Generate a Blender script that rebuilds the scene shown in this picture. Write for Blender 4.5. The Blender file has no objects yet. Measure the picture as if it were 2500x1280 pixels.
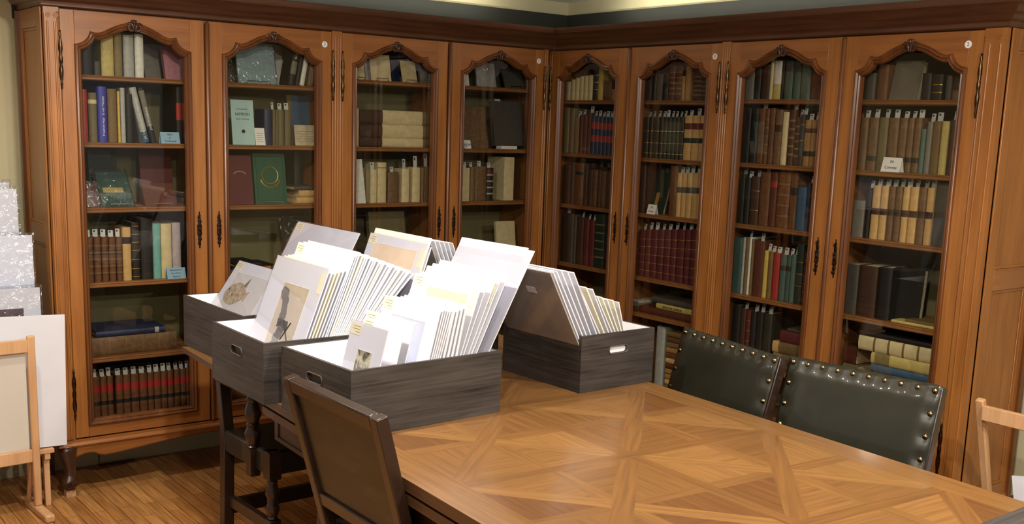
import bpy, math, random
from mathutils import Vector, Matrix
random.seed(7)
col = bpy.context.scene.collection
R = math.radians

# ------------------------------------------------------------------ camera
CAM = Vector((-3.98040586, -4.88275781, 1.71469332))
YAW, PITCH, ROLL, FPX, PPY = 0.9184, -0.1822, 0.0338, 2656.63, 151.89
F_ = Vector((math.cos(YAW)*math.cos(PITCH), math.sin(YAW)*math.cos(PITCH), math.sin(PITCH)))
_r = Vector((math.sin(YAW), -math.cos(YAW), 0)); _u = _r.cross(F_)
RT = _r*math.cos(ROLL)+_u*math.sin(ROLL); UP = -_r*math.sin(ROLL)+_u*math.cos(ROLL)
cam_d = bpy.data.cameras.new('camera'); cam = bpy.data.objects.new('camera', cam_d); col.objects.link(cam)
m = Matrix.Identity(4)
for i in range(3):
    m[i][0] = RT[i]; m[i][1] = UP[i]; m[i][2] = -F_[i]; m[i][3] = CAM[i]
cam.matrix_world = m
cam_d.sensor_width = 36; cam_d.lens = FPX*36/2500; cam_d.shift_y = PPY/2500; cam_d.clip_start = .05
bpy.context.scene.camera = cam
def proj(P):
    d = Vector(P)-CAM; z = d.dot(F_)
    return 1250+FPX*d.dot(RT)/z, 640+PPY-FPX*d.dot(UP)/z
def ray(x, y):
    return (F_*FPX+RT*(x-1250)-UP*(y-640-PPY)).normalized()
def onz(x, y, z): d = ray(x, y); return CAM+d*((z-CAM.z)/d.z)
def ony(x, y, Y): d = ray(x, y); return CAM+d*((Y-CAM.y)/d.y)
def onx(x, y, X): d = ray(x, y); return CAM+d*((X-CAM.x)/d.x)
# side frames: s runs to the right along a bookcase front, d goes into it
def W(side, s, d, z): return Vector((s, d, z)) if side == 'L' else Vector((d, -s, z))
def s_at(side, px, z, d):
    lo, hi = (-3.2, .3) if side == 'L' else (-.3, 3.4)
    for _ in range(30):
        m_ = (lo+hi)/2
        if proj(W(side, m_, d, z))[0] < px: lo = m_
        else: hi = m_
    return (lo+hi)/2
def z_at(side, s, py, d):
    lo, hi = 0, 2.6
    for _ in range(30):
        m_ = (lo+hi)/2
        if proj(W(side, s, d, m_))[1] > py: lo = m_
        else: hi = m_
    return (lo+hi)/2

# ------------------------------------------------------------------ materials
def lin(c):
    return tuple((v/12.92 if v <= .04045 else ((v+.055)/1.055)**2.4) for v in (x/255 for x in c))+(1,)
MATS = {}
def nodes(name):
    mt = bpy.data.materials.new(name); mt.use_nodes = True
    nt = mt.node_tree; b = nt.nodes['Principled BSDF']
    return mt, nt, b
def nn(nt, t, **kw):
    n = nt.nodes.new(t)
    for k, v in kw.items():
        if k in n.inputs: n.inputs[k].default_value = v
        else: setattr(n, k, v)
    return n
def coords(nt, scale=(1, 1, 1), rot=(0, 0, 0)):
    tc = nn(nt, 'ShaderNodeTexCoord'); mp = nn(nt, 'ShaderNodeMapping')
    mp.inputs['Scale'].default_value = scale; mp.inputs['Rotation'].default_value = rot
    nt.links.new(tc.outputs['Object'], mp.inputs['Vector']); return mp.outputs['Vector']
def ramp(nt, fac, stops):
    r = nt.nodes.new('ShaderNodeValToRGB'); e = r.color_ramp.elements
    while len(e) < len(stops): e.new(.5)
    for k, (p, c) in enumerate(stops): e[k].position = p; e[k].color = lin(c)
    nt.links.new(fac, r.inputs['Fac']); return r.outputs['Color']
def plain(key, c, rough=.6, metal=0, var=.12, scale=30, coat=0, spec=.5):
    """paint, paper, cloth, leather: one colour with a little uneven wear"""
    if key in MATS: return MATS[key]
    mt, nt, b = nodes(key)
    n = nn(nt, 'ShaderNodeTexNoise'); n.inputs['Scale'].default_value = scale; n.inputs['Detail'].default_value = 5
    nt.links.new(coords(nt), n.inputs['Vector'])
    d = tuple(max(0, v*(1-var)) for v in c); l = tuple(min(255, v*(1+var)) for v in c)
    nt.links.new(ramp(nt, n.outputs['Fac'], [(.3, d), (.7, l)]), b.inputs['Base Color'])
    b.inputs['Roughness'].default_value = rough; b.inputs['Metallic'].default_value = metal
    b.inputs['Coat Weight'].default_value = coat; b.inputs['Specular IOR Level'].default_value = spec
    MATS[key] = mt; return mt
def wood(key, light, dark, axis='z', rough=.35, scale=1.0, bump=.08, coat=.15, streak=30):
    if key in MATS: return MATS[key]
    mt, nt, b = nodes(key)
    s = {'x': (1.3, streak, streak), 'y': (streak, 1.3, streak), 'z': (streak, streak, 1.3)}[axis]
    s = tuple(v*scale for v in s)
    n = nn(nt, 'ShaderNodeTexNoise'); n.inputs['Scale'].default_value = 1.6; n.inputs['Detail'].default_value = 7
    n.inputs['Roughness'].default_value = .6; n.inputs['Distortion'].default_value = .6
    nt.links.new(coords(nt, s), n.inputs['Vector'])
    n2 = nn(nt, 'ShaderNodeTexNoise'); n2.inputs['Scale'].default_value = 2.2; n2.inputs['Detail'].default_value = 3
    nt.links.new(coords(nt, tuple(v**.5 for v in s)), n2.inputs['Vector'])
    mx = nn(nt, 'ShaderNodeMix'); mx.data_type = 'FLOAT'; mx.inputs[0].default_value = .45
    nt.links.new(n.outputs['Fac'], mx.inputs[2]); nt.links.new(n2.outputs['Fac'], mx.inputs[3])
    nt.links.new(ramp(nt, mx.outputs[0], [(.32, dark), (.66, light)]), b.inputs['Base Color'])
    b.inputs['Roughness'].default_value = rough; b.inputs['Coat Weight'].default_value = coat; b.inputs['Coat Roughness'].default_value = .25
    bp = nn(nt, 'ShaderNodeBump'); bp.inputs['Strength'].default_value = bump; bp.inputs['Distance'].default_value = .002
    nt.links.new(n.outputs['Fac'], bp.inputs['Height']); nt.links.new(bp.outputs['Normal'], b.inputs['Normal'])
    MATS[key] = mt; return mt
def glassy(key, tint=(235, 240, 238), refl=1.0, rough=.0):
    """thin clear sheet: lets light through, mirrors a little at grazing angles"""
    if key in MATS: return MATS[key]
    mt = bpy.data.materials.new(key); mt.use_nodes = True; nt = mt.node_tree; nt.nodes.clear()
    o = nn(nt, 'ShaderNodeOutputMaterial'); t = nn(nt, 'ShaderNodeBsdfTransparent'); g = nn(nt, 'ShaderNodeBsdfGlossy')
    t.inputs['Color'].default_value = lin(tint); g.inputs['Roughness'].default_value = rough
    fr = nn(nt, 'ShaderNodeFresnel'); ge = nn(nt, 'ShaderNodeNewGeometry')
    mr = nn(nt, 'ShaderNodeMapRange'); mr.inputs['To Min'].default_value = 1.45; mr.inputs['To Max'].default_value = 1/1.45   # same mirror strength on both faces of the sheet
    nt.links.new(ge.outputs['Backfacing'], mr.inputs['Value']); nt.links.new(mr.outputs['Result'], fr.inputs['IOR'])
    mu = nn(nt, 'ShaderNodeMath'); mu.operation = 'MULTIPLY'; mu.inputs[1].default_value = refl
    nt.links.new(fr.outputs[0], mu.inputs[0])
    mx = nn(nt, 'ShaderNodeMixShader'); nt.links.new(mu.outputs[0], mx.inputs[0])
    nt.links.new(t.outputs[0], mx.inputs[1]); nt.links.new(g.outputs[0], mx.inputs[2]); nt.links.new(mx.outputs[0], o.inputs[0])
    MATS[key] = mt; return mt
def film(key, rough=.12):
    """crinkled clear plastic wrap"""
    if key in MATS: return MATS[key]
    mt = glassy(key, (244, 245, 247), 3.2, rough); nt = mt.node_tree
    g = [n for n in nt.nodes if n.type == 'BSDF_GLOSSY'][0]
    n = nn(nt, 'ShaderNodeTexNoise'); n.inputs['Scale'].default_value = 18; n.inputs['Detail'].default_value = 2; n.inputs['Distortion'].default_value = 1.5
    nt.links.new(coords(nt), n.inputs['Vector'])
    bp = nn(nt, 'ShaderNodeBump'); bp.inputs['Strength'].default_value = .9; bp.inputs['Distance'].default_value = .02
    nt.links.new(n.outputs['Fac'], bp.inputs['Height']); nt.links.new(bp.outputs['Normal'], g.inputs['Normal'])
    return mt

WV = wood('cherry_upright', (168, 110, 54), (132, 80, 34), 'z')
WH = wood('cherry_level', (160, 102, 50), (124, 74, 34), 'x')
WY = wood('cherry_deep', (164, 110, 60), (130, 80, 40), 'y')
WD = wood('cherry_moulding', (112, 66, 34), (70, 38, 18), 'x', rough=.3)
WDV = wood('cherry_moulding_upright', (120, 72, 36), (76, 42, 20), 'z', rough=.3)
WS = wood('shelf_wood', (158, 106, 62), (118, 76, 42), 'x', rough=.45)
CARV = wood('carved_walnut', (86, 54, 36), (46, 26, 16), 'z', rough=.28)
BRASS = plain('aged_brass', (84, 64, 44), .3, 1, .25, 60)
IRON = plain('dark_iron', (48, 34, 24), .45, .8, .3, 90)
BACK = plain('back_panel_paint', (122, 116, 84), .8, 0, .05, 6)
GLASS = glassy('window_glass', (244, 244, 240), .9)
FILM = film('plastic_wrap')
WALLM = plain('wall_paint', (184, 176, 142), .85, 0, .03, 3)
WHITE = plain('white_board', (218, 219, 228), .55, 0, .01, 10)
CREAMP = plain('cream_paper', (236, 230, 208), .7, 0, .015, 8)
SHEETP = plain('pale_grey_sheet', (200, 194, 182), .6, 0, .01, 4)
PAGES = plain('book_pages', (206, 192, 160), .8, 0, .12, 60)
SLIPP = plain('slip_plastic', (196, 200, 202), .5, 0, .02, 20)
PAPER = plain('white_paper', (238, 238, 240), .7, 0, .02, 20)

# ------------------------------------------------------------------ mesh building
class MB:
    def __init__(s, off=(0, 0, 0)): s.v = []; s.f = []; s.m = []; s.o = Vector(off)
    def add(s, vs, fs, m=0):
        b = len(s.v); s.v += [tuple(Vector(p)+s.o) for p in vs]
        for f in fs: s.f.append(tuple(b+i for i in f)); s.m.append(m)
        return s
    def box(s, x0, x1, y0, y1, z0, z1, m=0):
        return s.add([(x, y, z) for z in (z0, z1) for y in (y0, y1) for x in (x0, x1)],
                     [(0, 2, 3, 1), (4, 5, 7, 6), (0, 1, 5, 4), (2, 6, 7, 3), (0, 4, 6, 2), (1, 3, 7, 5)], m)
    def obox(s, M, sx, sy, sz, m=0):
        vs = [M @ Vector((x*sx/2, y*sy/2, z*sz/2)) for z in (-1, 1) for y in (-1, 1) for x in (-1, 1)]
        return s.add(vs, [(0, 2, 3, 1), (4, 5, 7, 6), (0, 1, 5, 4), (2, 6, 7, 3), (0, 4, 6, 2), (1, 3, 7, 5)], m)
    def beam(s, a, b, w, h, m=0, side=Vector((0, 1, 0))):
        a, b = Vector(a), Vector(b); t = (b-a).normalized(); n = (side-t*side.dot(t)).normalized(); k = t.cross(n)
        M = Matrix((n, k, t)).transposed().to_4x4(); M.translation = (a+b)/2
        return s.obox(M, w, h, (b-a).length, m)
    def lathe(s, prof, c=(0, 0, 0), n=20, m=0, M=None, sy=1.0):
        vs = []
        for r, z in prof:
            for k in range(n):
                a = 2*math.pi*k/n; p = Vector((r*math.cos(a), r*math.sin(a)*sy, z))
                vs.append((M @ p) if M else p+Vector(c))
        fs = []
        for i in range(len(prof)-1):
            for k in range(n):
                fs.append((i*n+k, i*n+(k+1) % n, (i+1)*n+(k+1) % n, (i+1)*n+k))
        fs.append(tuple(reversed(range(n)))); fs.append(tuple((len(prof)-1)*n+k for k in range(n)))
        return s.add(vs, fs, m)
    def tube(s, pts, rad, n=8, m=0, closed=False):
        pts = [Vector(p) for p in pts]; L = len(pts); rr = rad if isinstance(rad, (list, tuple)) else [rad]*L
        vs = []; prev = None
        for i, p in enumerate(pts):
            a = pts[(i-1) % L] if (closed or i) else p; b = pts[(i+1) % L] if (closed or i < L-1) else p
            t = (b-a).normalized()
            if prev is None:
                ref = Vector((0, 0, 1)) if abs(t.z) < .9 else Vector((1, 0, 0)); nrm = (ref-t*ref.dot(t)).normalized()
            else: nrm = (prev-t*prev.dot(t)).normalized()
            prev = nrm; bn = t.cross(nrm)
            for k in range(n):
                q = 2*math.pi*k/n; vs.append(p+(nrm*math.cos(q)+bn*math.sin(q))*rr[i])
        fs = []
        for i in range(L if closed else L-1):
            j = (i+1) % L
            for k in range(n): fs.append((i*n+k, i*n+(k+1) % n, j*n+(k+1) % n, j*n+k))
        if not closed: fs += [tuple(reversed(range(n))), tuple((L-1)*n+k for k in range(n))]
        return s.add(vs, fs, m)
    def ball(s, c, rx, ry, rz, n=10, m=0):
        prof = []
        vs = []; fs = []; h = n//2+1
        for i in range(h+1):
            th = math.pi*i/h
            for k in range(n):
                a = 2*math.pi*k/n
                vs.append((c[0]+rx*math.sin(th)*math.cos(a), c[1]+ry*math.sin(th)*math.sin(a), c[2]-rz*math.cos(th)))
        for i in range(h):
            for k in range(n): fs.append((i*n+k, i*n+(k+1) % n, (i+1)*n+(k+1) % n, (i+1)*n+k))
        return s.add(vs, fs, m)
    def sweep(s, path, prof, m=0, closed=False, plane='xz', ends=None):
        """path: 2D points in a plane; prof: (inset, out) pairs, inset to the left-hand normal. plane 'xz' puts out along y, 'xy' puts out along z"""
        P = [Vector((a, b)) for a, b in path]; L = len(P); vs = []
        for i, p in enumerate(P):
            if closed or 0 < i < L-1:
                t0 = (p-P[(i-1) % L]).normalized(); t1 = (P[(i+1) % L]-p).normalized()
            elif i == 0:
                t1 = (P[1]-p).normalized(); t0 = t1 if not ends or ends[0] is None else Vector(ends[0])
            else:
                t0 = (p-P[i-1]).normalized(); t1 = t0 if not ends or ends[1] is None else Vector(ends[1])
            n0 = Vector((-t0.y, t0.x)); n1 = Vector((-t1.y, t1.x)); b = (n0+n1)
            b = b/max(.35, b.dot(n0)) if b.length > 1e-6 else n0
            for ins, out in prof:
                q = p+b*ins
                vs.append((q.x, out, q.y) if plane == 'xz' else (q.x, q.y, out))
        k = len(prof); fs = []
        for i in range(L if closed else L-1):
            j = (i+1) % L
            for a in range(k-1): fs.append((i*k+a, i*k+a+1, j*k+a+1, j*k+a))
        if not closed: fs += [tuple(range(k)), tuple(reversed([(L-1)*k+a for a in range(k)]))]
        return s.add(vs, fs, m)
    def strip(s, pts, ztop, y0, y1, m=0):
        """solid panel: straight top at ztop, shaped lower edge pts[(x, z)]"""
        n = len(pts)
        vs = [(x, y0, z) for x, z in pts]+[(x, y0, ztop) for x, z in pts]+[(x, y1, z) for x, z in pts]+[(x, y1, ztop) for x, z in pts]
        fs = []
        for i in range(n-1):
            fs += [(i, i+1, n+i+1, n+i), (2*n+i, 3*n+i, 3*n+i+1, 2*n+i+1), (i, 2*n+i, 2*n+i+1, i+1), (n+i, n+i+1, 3*n+i+1, 3*n+i)]
        fs += [(0, n, 3*n, 2*n), (n-1, 3*n-1, 4*n-1, 2*n-1)]
        return s.add(vs, fs, m)
    def prism(s, poly, y0, y1, m=0):
        n = len(poly); vs = [(x, y0, z) for x, z in poly]+[(x, y1, z) for x, z in poly]
        fs = [tuple(range(n)), tuple(reversed(range(n, 2*n)))]+[(i, n+i, n+(i+1) % n, (i+1) % n) for i in range(n)]
        return s.add(vs, fs, m)
    def build(s, name, mats, parent=None, loc=(0, 0, 0), rz=0, smooth=True, bevel=0, M=None, ang=35):
        me = bpy.data.meshes.new(name); me.from_pydata(s.v, [], s.f)
        if not isinstance(mats, (list, tuple)): mats = [mats]
        for t in mats: me.materials.append(t)
        me.polygons.foreach_set('material_index', s.m)
        if smooth:
            me.polygons.foreach_set('use_smooth', [True]*len(me.polygons))
            me.set_sharp_from_angle(angle=R(ang))
        me.update()
        o = bpy.data.objects.new(name, me); col.objects.link(o)
        if M is not None: o.matrix_world = M
        else: o.location = loc; o.rotation_euler = (0, 0, rz)
        if parent: o.parent = parent
        if bevel:
            b = o.modifiers.new('bevel', 'BEVEL'); b.width = bevel; b.segments = 2; b.limit_method = 'ANGLE'; b.angle_limit = R(50)
        return o
def tag(o, label, cat, group=None, kind=None):
    if label: o['label'] = label
    if cat: o['category'] = cat
    if group: o['group'] = group
    if kind: o['kind'] = kind
    return o
def empty(name, loc, rz=0, M=None):
    o = bpy.data.objects.new(name, None); col.objects.link(o); o.empty_display_size = .05
    if M is not None: o.matrix_world = M
    else: o.location = loc; o.rotation_euler = (0, 0, rz)
    return o
def structure(o): o['kind'] = 'structure'; return o
def text(name, body, size, mat, parent, loc, rot=(math.pi/2, 0, 0), align='CENTER', ext=.0004, sx=1):
    c = bpy.data.curves.new(name, 'FONT'); c.body = body; c.size = size; c.align_x = align; c.align_y = 'CENTER'; c.extrude = ext
    c.materials.append(mat); o = bpy.data.objects.new(name, c); col.objects.link(o)
    o.parent = parent; o.location = loc; o.rotation_euler = rot; o.scale = (sx, 1, 1); return o
SIDE = {'L': Matrix.Identity(4), 'R': Matrix.Rotation(-math.pi/2, 4, 'Z')}
ORD = ['', 'first', 'second', 'third', 'fourth', 'fifth', 'sixth', 'seventh', 'eighth', 'ninth', 'tenth', 'eleventh', 'twelfth', 'thirteenth', 'fourteenth', 'fifteenth', 'sixteenth', 'seventeenth', 'eighteenth', 'nineteenth', 'twentieth']
# ------------------------------------------------------------------ room shell
def floor_mat():
    mt, nt, b = nodes('oak_strip_floor')
    v = coords(nt, (1, 1, 1), (0, 0, R(90)))
    br = nn(nt, 'ShaderNodeTexBrick'); br.offset = .37; br.squash = 1
    br.inputs['Scale'].default_value = 1; br.inputs['Brick Width'].default_value = .40; br.inputs['Row Height'].default_value = .056
    br.inputs['Mortar Size'].default_value = .0012; br.inputs['Bias'].default_value = 0; br.inputs['Mortar Smooth'].default_value = .1
    br.inputs['Color1'].default_value = lin((214, 160, 100)); br.inputs['Color2'].default_value = lin((176, 122, 70)); br.inputs['Mortar'].default_value = lin((78, 48, 26))
    nt.links.new(v, br.inputs['Vector'])
    n = nn(nt, 'ShaderNodeTexNoise'); n.inputs['Scale'].default_value = 1.5; n.inputs['Detail'].default_value = 6
    nt.links.new(coords(nt, (60, 3, 1)), n.inputs['Vector'])
    c = ramp(nt, n.outputs['Fac'], [(.3, (190, 180, 165)), (.7, (255, 250, 240))])
    mx = nn(nt, 'ShaderNodeMix'); mx.data_type = 'RGBA'; mx.blend_type = 'MULTIPLY'; mx.inputs[0].default_value = 1
    nt.links.new(br.outputs['Color'], mx.inputs[6]); nt.links.new(c, mx.inputs[7]); nt.links.new(mx.outputs[2], b.inputs['Base Color'])
    b.inputs['Roughness'].default_value = .32
    return mt
WX, WY_ = .43, .43
structure(MB().box(-6.5, WX+.1, -7.5, WY_+.1, -.05, 0).build('floor', floor_mat(), smooth=False))
structure(MB().box(-6.5, WX+.1, WY_, WY_+.1, 0, 2.45).build('wall_left', WALLM, smooth=False))
structure(MB().box(WX, WX+.1, -7.5, WY_, 0, 2.45).build('wall_right', WALLM, smooth=False))
structure(MB().box(-6.5, WX+.1, -7.5, WY_+.1, 2.45, 2.5).build('ceiling', plain('ceiling_paint', (244, 240, 224), .8, 0, .01, 3), smooth=False))
WB = plain('painted_baseboard', (178, 170, 136), .7, 0, .03, 4)
BB = plain('dark_baseboard', (38, 26, 20), .45, 0, .2, 12)
structure(MB().box(-6.5, WX, WY_-.018, WY_, 0, .15).box(-6.5, WX, WY_-.024, WY_, .15, .16).build('baseboard_left', WB, smooth=False))
structure(MB().box(WX-.018, WX, -7.5, WY_-.025, 0, .15).box(WX-.024, WX, -7.5, WY_-.025, .15, .16).build('baseboard_right', WB, smooth=False))
DK = plain('painted_wall_shade', (34, 36, 30), .8, 0, .05, 5)  # shade above the cornice, put into the wall as dark green-grey colour
structure(MB().box(-2.76, WX, WY_-.02, WY_, 2.1, 2.375).build('shade_band_1', DK, smooth=False))
structure(MB().box(WX-.02, WX, -2.7, WY_-.02, 2.1, 2.375).build('shade_band_2', DK, smooth=False))
# ceiling lights of the room: recessed downlights over the table and the aisle
def downlight(x, y, tx, ty, power, size=92, blend=.5, rad=.05, c=(1, .93, .82)):
    t = empty('ceiling_downlight', (x, y, 2.45))
    MB().lathe([(.075, -.004), (.075, .0), (.05, .0), (.048, -.004)], n=28).build('trim_ring', plain('satin_metal', (200, 200, 196), .3, 1, .02), t)
    t.location = (x, y, 2.446)
    tag(t, 'round recessed ceiling downlight above the '+LBL.pop(0), 'ceiling light', 'recessed downlights')
    l = bpy.data.lights.new('downlight_lamp', 'SPOT'); l.energy = power; l.spot_size = R(size); l.spot_blend = blend; l.shadow_soft_size = rad; l.color = c
    o = bpy.data.objects.new('downlight_lamp', l); col.objects.link(o); o.location = (x, y, 2.43)
    o.rotation_euler = (Vector((tx, ty, .8))-Vector((x, y, 2.43))).to_track_quat('-Z', 'Y').to_euler()
LBL = ['print boxes on the table', 'gap before the left bookcases', 'empty end of the table', 'aisle beside the white boards', 'middle of the room', 'near end of the table']
downlight(-1.75, -2.35, -1.95, -2.0, 24, 80, .8)
downlight(-2.6, -1.9, -2.6, -1.2, 95, 168, 1.0)
downlight(-1.5, -3.3, -1.2, -3.0, 95, 168, 1.0)
downlight(-3.2, -.9, -2.9, -.6, 40, 140, 1.0)
downlight(-3.3, -4.3, -2.9, -3.6, 150, 168, 1.0)
downlight(-1.9, -5.4, -1.7, -4.4, 170, 168, 1.0)
# unseen area light added above each row of bookcases to brighten the ceiling
for (x, y, lx, ly) in ((-1.3, .25, 2.2, .06), (.25, -1.2, .06, 2.2)):
    l = bpy.data.lights.new('ceiling_fill_light', 'AREA'); l.shape = 'RECTANGLE'; l.size = lx; l.size_y = ly; l.energy = 5; l.color = (1, .95, .85)
    o = bpy.data.objects.new('ceiling_fill_light', l); col.objects.link(o); o.location = (x, y, 2.28); o.rotation_euler = (math.pi, 0, 0)
wd = bpy.data.worlds.new('room_ambience'); bpy.context.scene.world = wd; wd.use_nodes = True
wd.node_tree.nodes['Background'].inputs[0].default_value = (1, .93, .82, 1); wd.node_tree.nodes['Background'].inputs[1].default_value = .19
# ------------------------------------------------------------------ bookcases
ARCH = [(0, 0), (.012, .001), (.026, .005), (.042, .014), (.056, .028), (.064, .044), (.067, .056), (.078, .0535), (.09, .051), (.105, .052), (.125, .059), (.147, .071), (.17, .083), (.198, .094), (.225, .101), (.253, .104)]
ZS, ZB, ZT, ZD = 1.984, .319, 2.123, .268
HW = .307
def arch_path(c, hw=.253):
    k = hw/.253
    left = [(c-hw+x*k, ZS+z) for x, z in ARCH]; right = [(c+hw-x*k, ZS+z) for x, z in ARCH[:-1]][::-1]
    return left+right
def ornament(mb, c, z):
    for sg in (-1, 1):
        pts = []; rad = []
        for i in range(22):
            t = i/21; a = 2.4*math.pi*t; r = .0045+.0125*(1-t)**1.0
            pts.append((c+sg*(.014-0+r*math.cos(a+math.pi)*1.0), -.010, z-.026-.004+r*math.sin(a)*1.15)); rad.append(.0065-.002*t)
        mb.tube(pts, rad, 6)
        mb.tube([(c+sg*.004, -.012, z-.044), (c+sg*.005, -.016, z-.028), (c+sg*.010, -.015, z-.014), (c+sg*.022, -.012, z-.010), (c+sg*.040, -.008, z-.018)], [.004, .0065, .0065, .006, .004], 7)
    mb.ball((c, -.012, z-.005), .007, .007, .012); mb.ball((c-.009, -.010, z-.004), .005, .005, .009); mb.ball((c+.009, -.010, z-.004), .005, .005, .009)
    mb.ball((c, -.010, z-.022), .006, .006, .016)
def door(case, off, c, side_sg, num):
    """c: centre of the door, side_sg: +1 when its partner is to the right"""
    ow = .0
    x0, x1 = c-HW, c+HW
    if side_sg > 0: x1 += .006
    else: x0 -= .006
    mb = MB(off)
    sw = .058
    mb.box(x0, c-.253+.004, 0, .022, ZD, ZT, 0); mb.box(c+.253-.004, x1, 0, .022, ZD, ZT, 0)
    mb.box(c-.249, c+.249, 0, .022, ZD, ZB+.004, 1)
    mb.strip([(c-.249, ZS)]+[p for p in arch_path(c)[1:-1]]+[(c+.249, ZS)], ZT, -.0003, .0217, 1)
    d = mb.build('door', [WV, WH], case, bevel=.0015)
    path = [(c-.253, ZB)]+arch_path(c)+[(c+.253, ZB)]
    path = path[::-1]
    MB(off).sweep(path, [(0, .004), (0, -.007), (.004, -.012), (.010, -.014), (.015, -.010), (.017, -.006), (.022, -.009), (.026, -.005), (.029, .0), (.029, .022), (.0, .022)], closed=True).build('door_moulding', WDV, d, ang=50)
    MB(off).box(c-.25, c+.25, .0228, .0262, ZB-.002, ZT-.004).build('glass_pane', GLASS, d, smooth=False)
    mb = MB(off); ornament(mb, c, ZS+.112); mb.build('carved_ornament', CARV, d, ang=60)
    kc = c+side_sg*.2775; zc = 1.1825
    prof = [(.001, -.086), (.004, -.082), (.003, -.074), (.0075, -.066), (.005, -.056), (.0095, -.044), (.007, -.032), (.0115, -.020), (.0105, 0), (.0115, .020), (.007, .032), (.0095, .044), (.005, .056), (.0075, .066), (.003, .074), (.004, .082), (.001, .086)]
    mb = MB(off); mb.lathe(prof, (kc, -.001, zc), 14, sy=.38)
    for q in range(7):
        mb.ball((kc+(.005 if q % 2 else -.005), -.004, zc-.06+q*.02), .005, .004, .008, 8)
    mb.ball((kc, -.006, zc+.004), .005, .004, .011, 8)
    mb.build('keyhole_plate', IRON, d, ang=60)
    if num:
        nx, nz = (c+HW-.038), 2.062
        if num == '2': nx = c+HW-.062; nz = 2.072
        Mm = Matrix.Translation(Vector(off)+Vector((nx, -.0012, nz))) @ Matrix.Rotation(math.pi/2, 4, 'X')
        MB().lathe([(.0145, -.0006), (.0145, .0006)], n=28, M=Mm).build('number_sticker', PAPER, d)
        text('sticker_number', num, .02, plain('ink', (50, 48, 60), .7), d, (Vector(off)+Vector((nx, -.0022, nz))))
    return d
def hinge(case, off, x, z0, z1):
    L = z1-z0
    p = [(.001, 0), (.004, .01), (.003, .05), (.0055, .08), (.0035, .12), (.0075, .22), (.0085, .32), (.005, .42), (.0075, .46), (.0075, .54), (.005, .58), (.0085, .68), (.0075, .78), (.0035, .88), (.0055, .92), (.003, .95), (.004, .99), (.001, 1)]
    MB(off).lathe([(r*1.05, z*L) for r, z in p], (x, -.010, z0), 12).build('hinge', BRASS, case, ang=60)
CORN = [(0, 2.128), (.004, 2.130), (.010, 2.134), (.010, 2.146), (.014, 2.152), (.024, 2.156), (.034, 2.164), (.042, 2.176), (.050, 2.180), (.058, 2.186), (.066, 2.196), (.082, 2.206), (.092, 2.210), (.097, 2.222), (.098, 2.237), (.0, 2.238)]
def cabriole(mb, x, off):
    prof = [(.030, .25, 0, 0), (.036, .238, -.003, -.003), (.041, .222, -.008, -.008), (.040, .205, -.009, -.009), (.036, .18, -.006, -.006), (.031, .155, -.002, -.002), (.026, .13, .002, .002), (.024, .105, .003, .003), (.025, .092, .0, .0), (.031, .080, -.004, -.004), (.034, .066, -.006, -.006), (.032, .052, -.004, -.004), (.026, .040, 0, 0), (.022, .030, 0, 0)]
    n = 16; vs = []
    for r, z, dx, dy in prof:
        for k in range(n):
            a = 2*math.pi*k/n; q = (abs(math.cos(a))**4+abs(math.sin(a))**4)**(-.25)
            vs.append((x+dx+r*q*math.cos(a)*.92, .020+dy+r*q*math.sin(a)*.92, z))
    fs = [(i*n+k, i*n+(k+1) % n, (i+1)*n+(k+1) % n, (i+1)*n+k) for i in range(len(prof)-1) for k in range(n)]
    mb.add(vs, fs+[tuple(range(n))])
    for sg in (-1, 1):
        for (zz, rr) in ((.222, .014), (.058, .016)):
            pts = [(x+sg*(.012+0)+sg*0+(rr*(1-t/14))*math.cos(t*.8)*.9, -.018, zz+(rr*(1-t/14))*math.sin(t*.8)) for t in range(13)]
            mb.tube(pts, [.0045-.0002*t for t in range(13)], 6)
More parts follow.
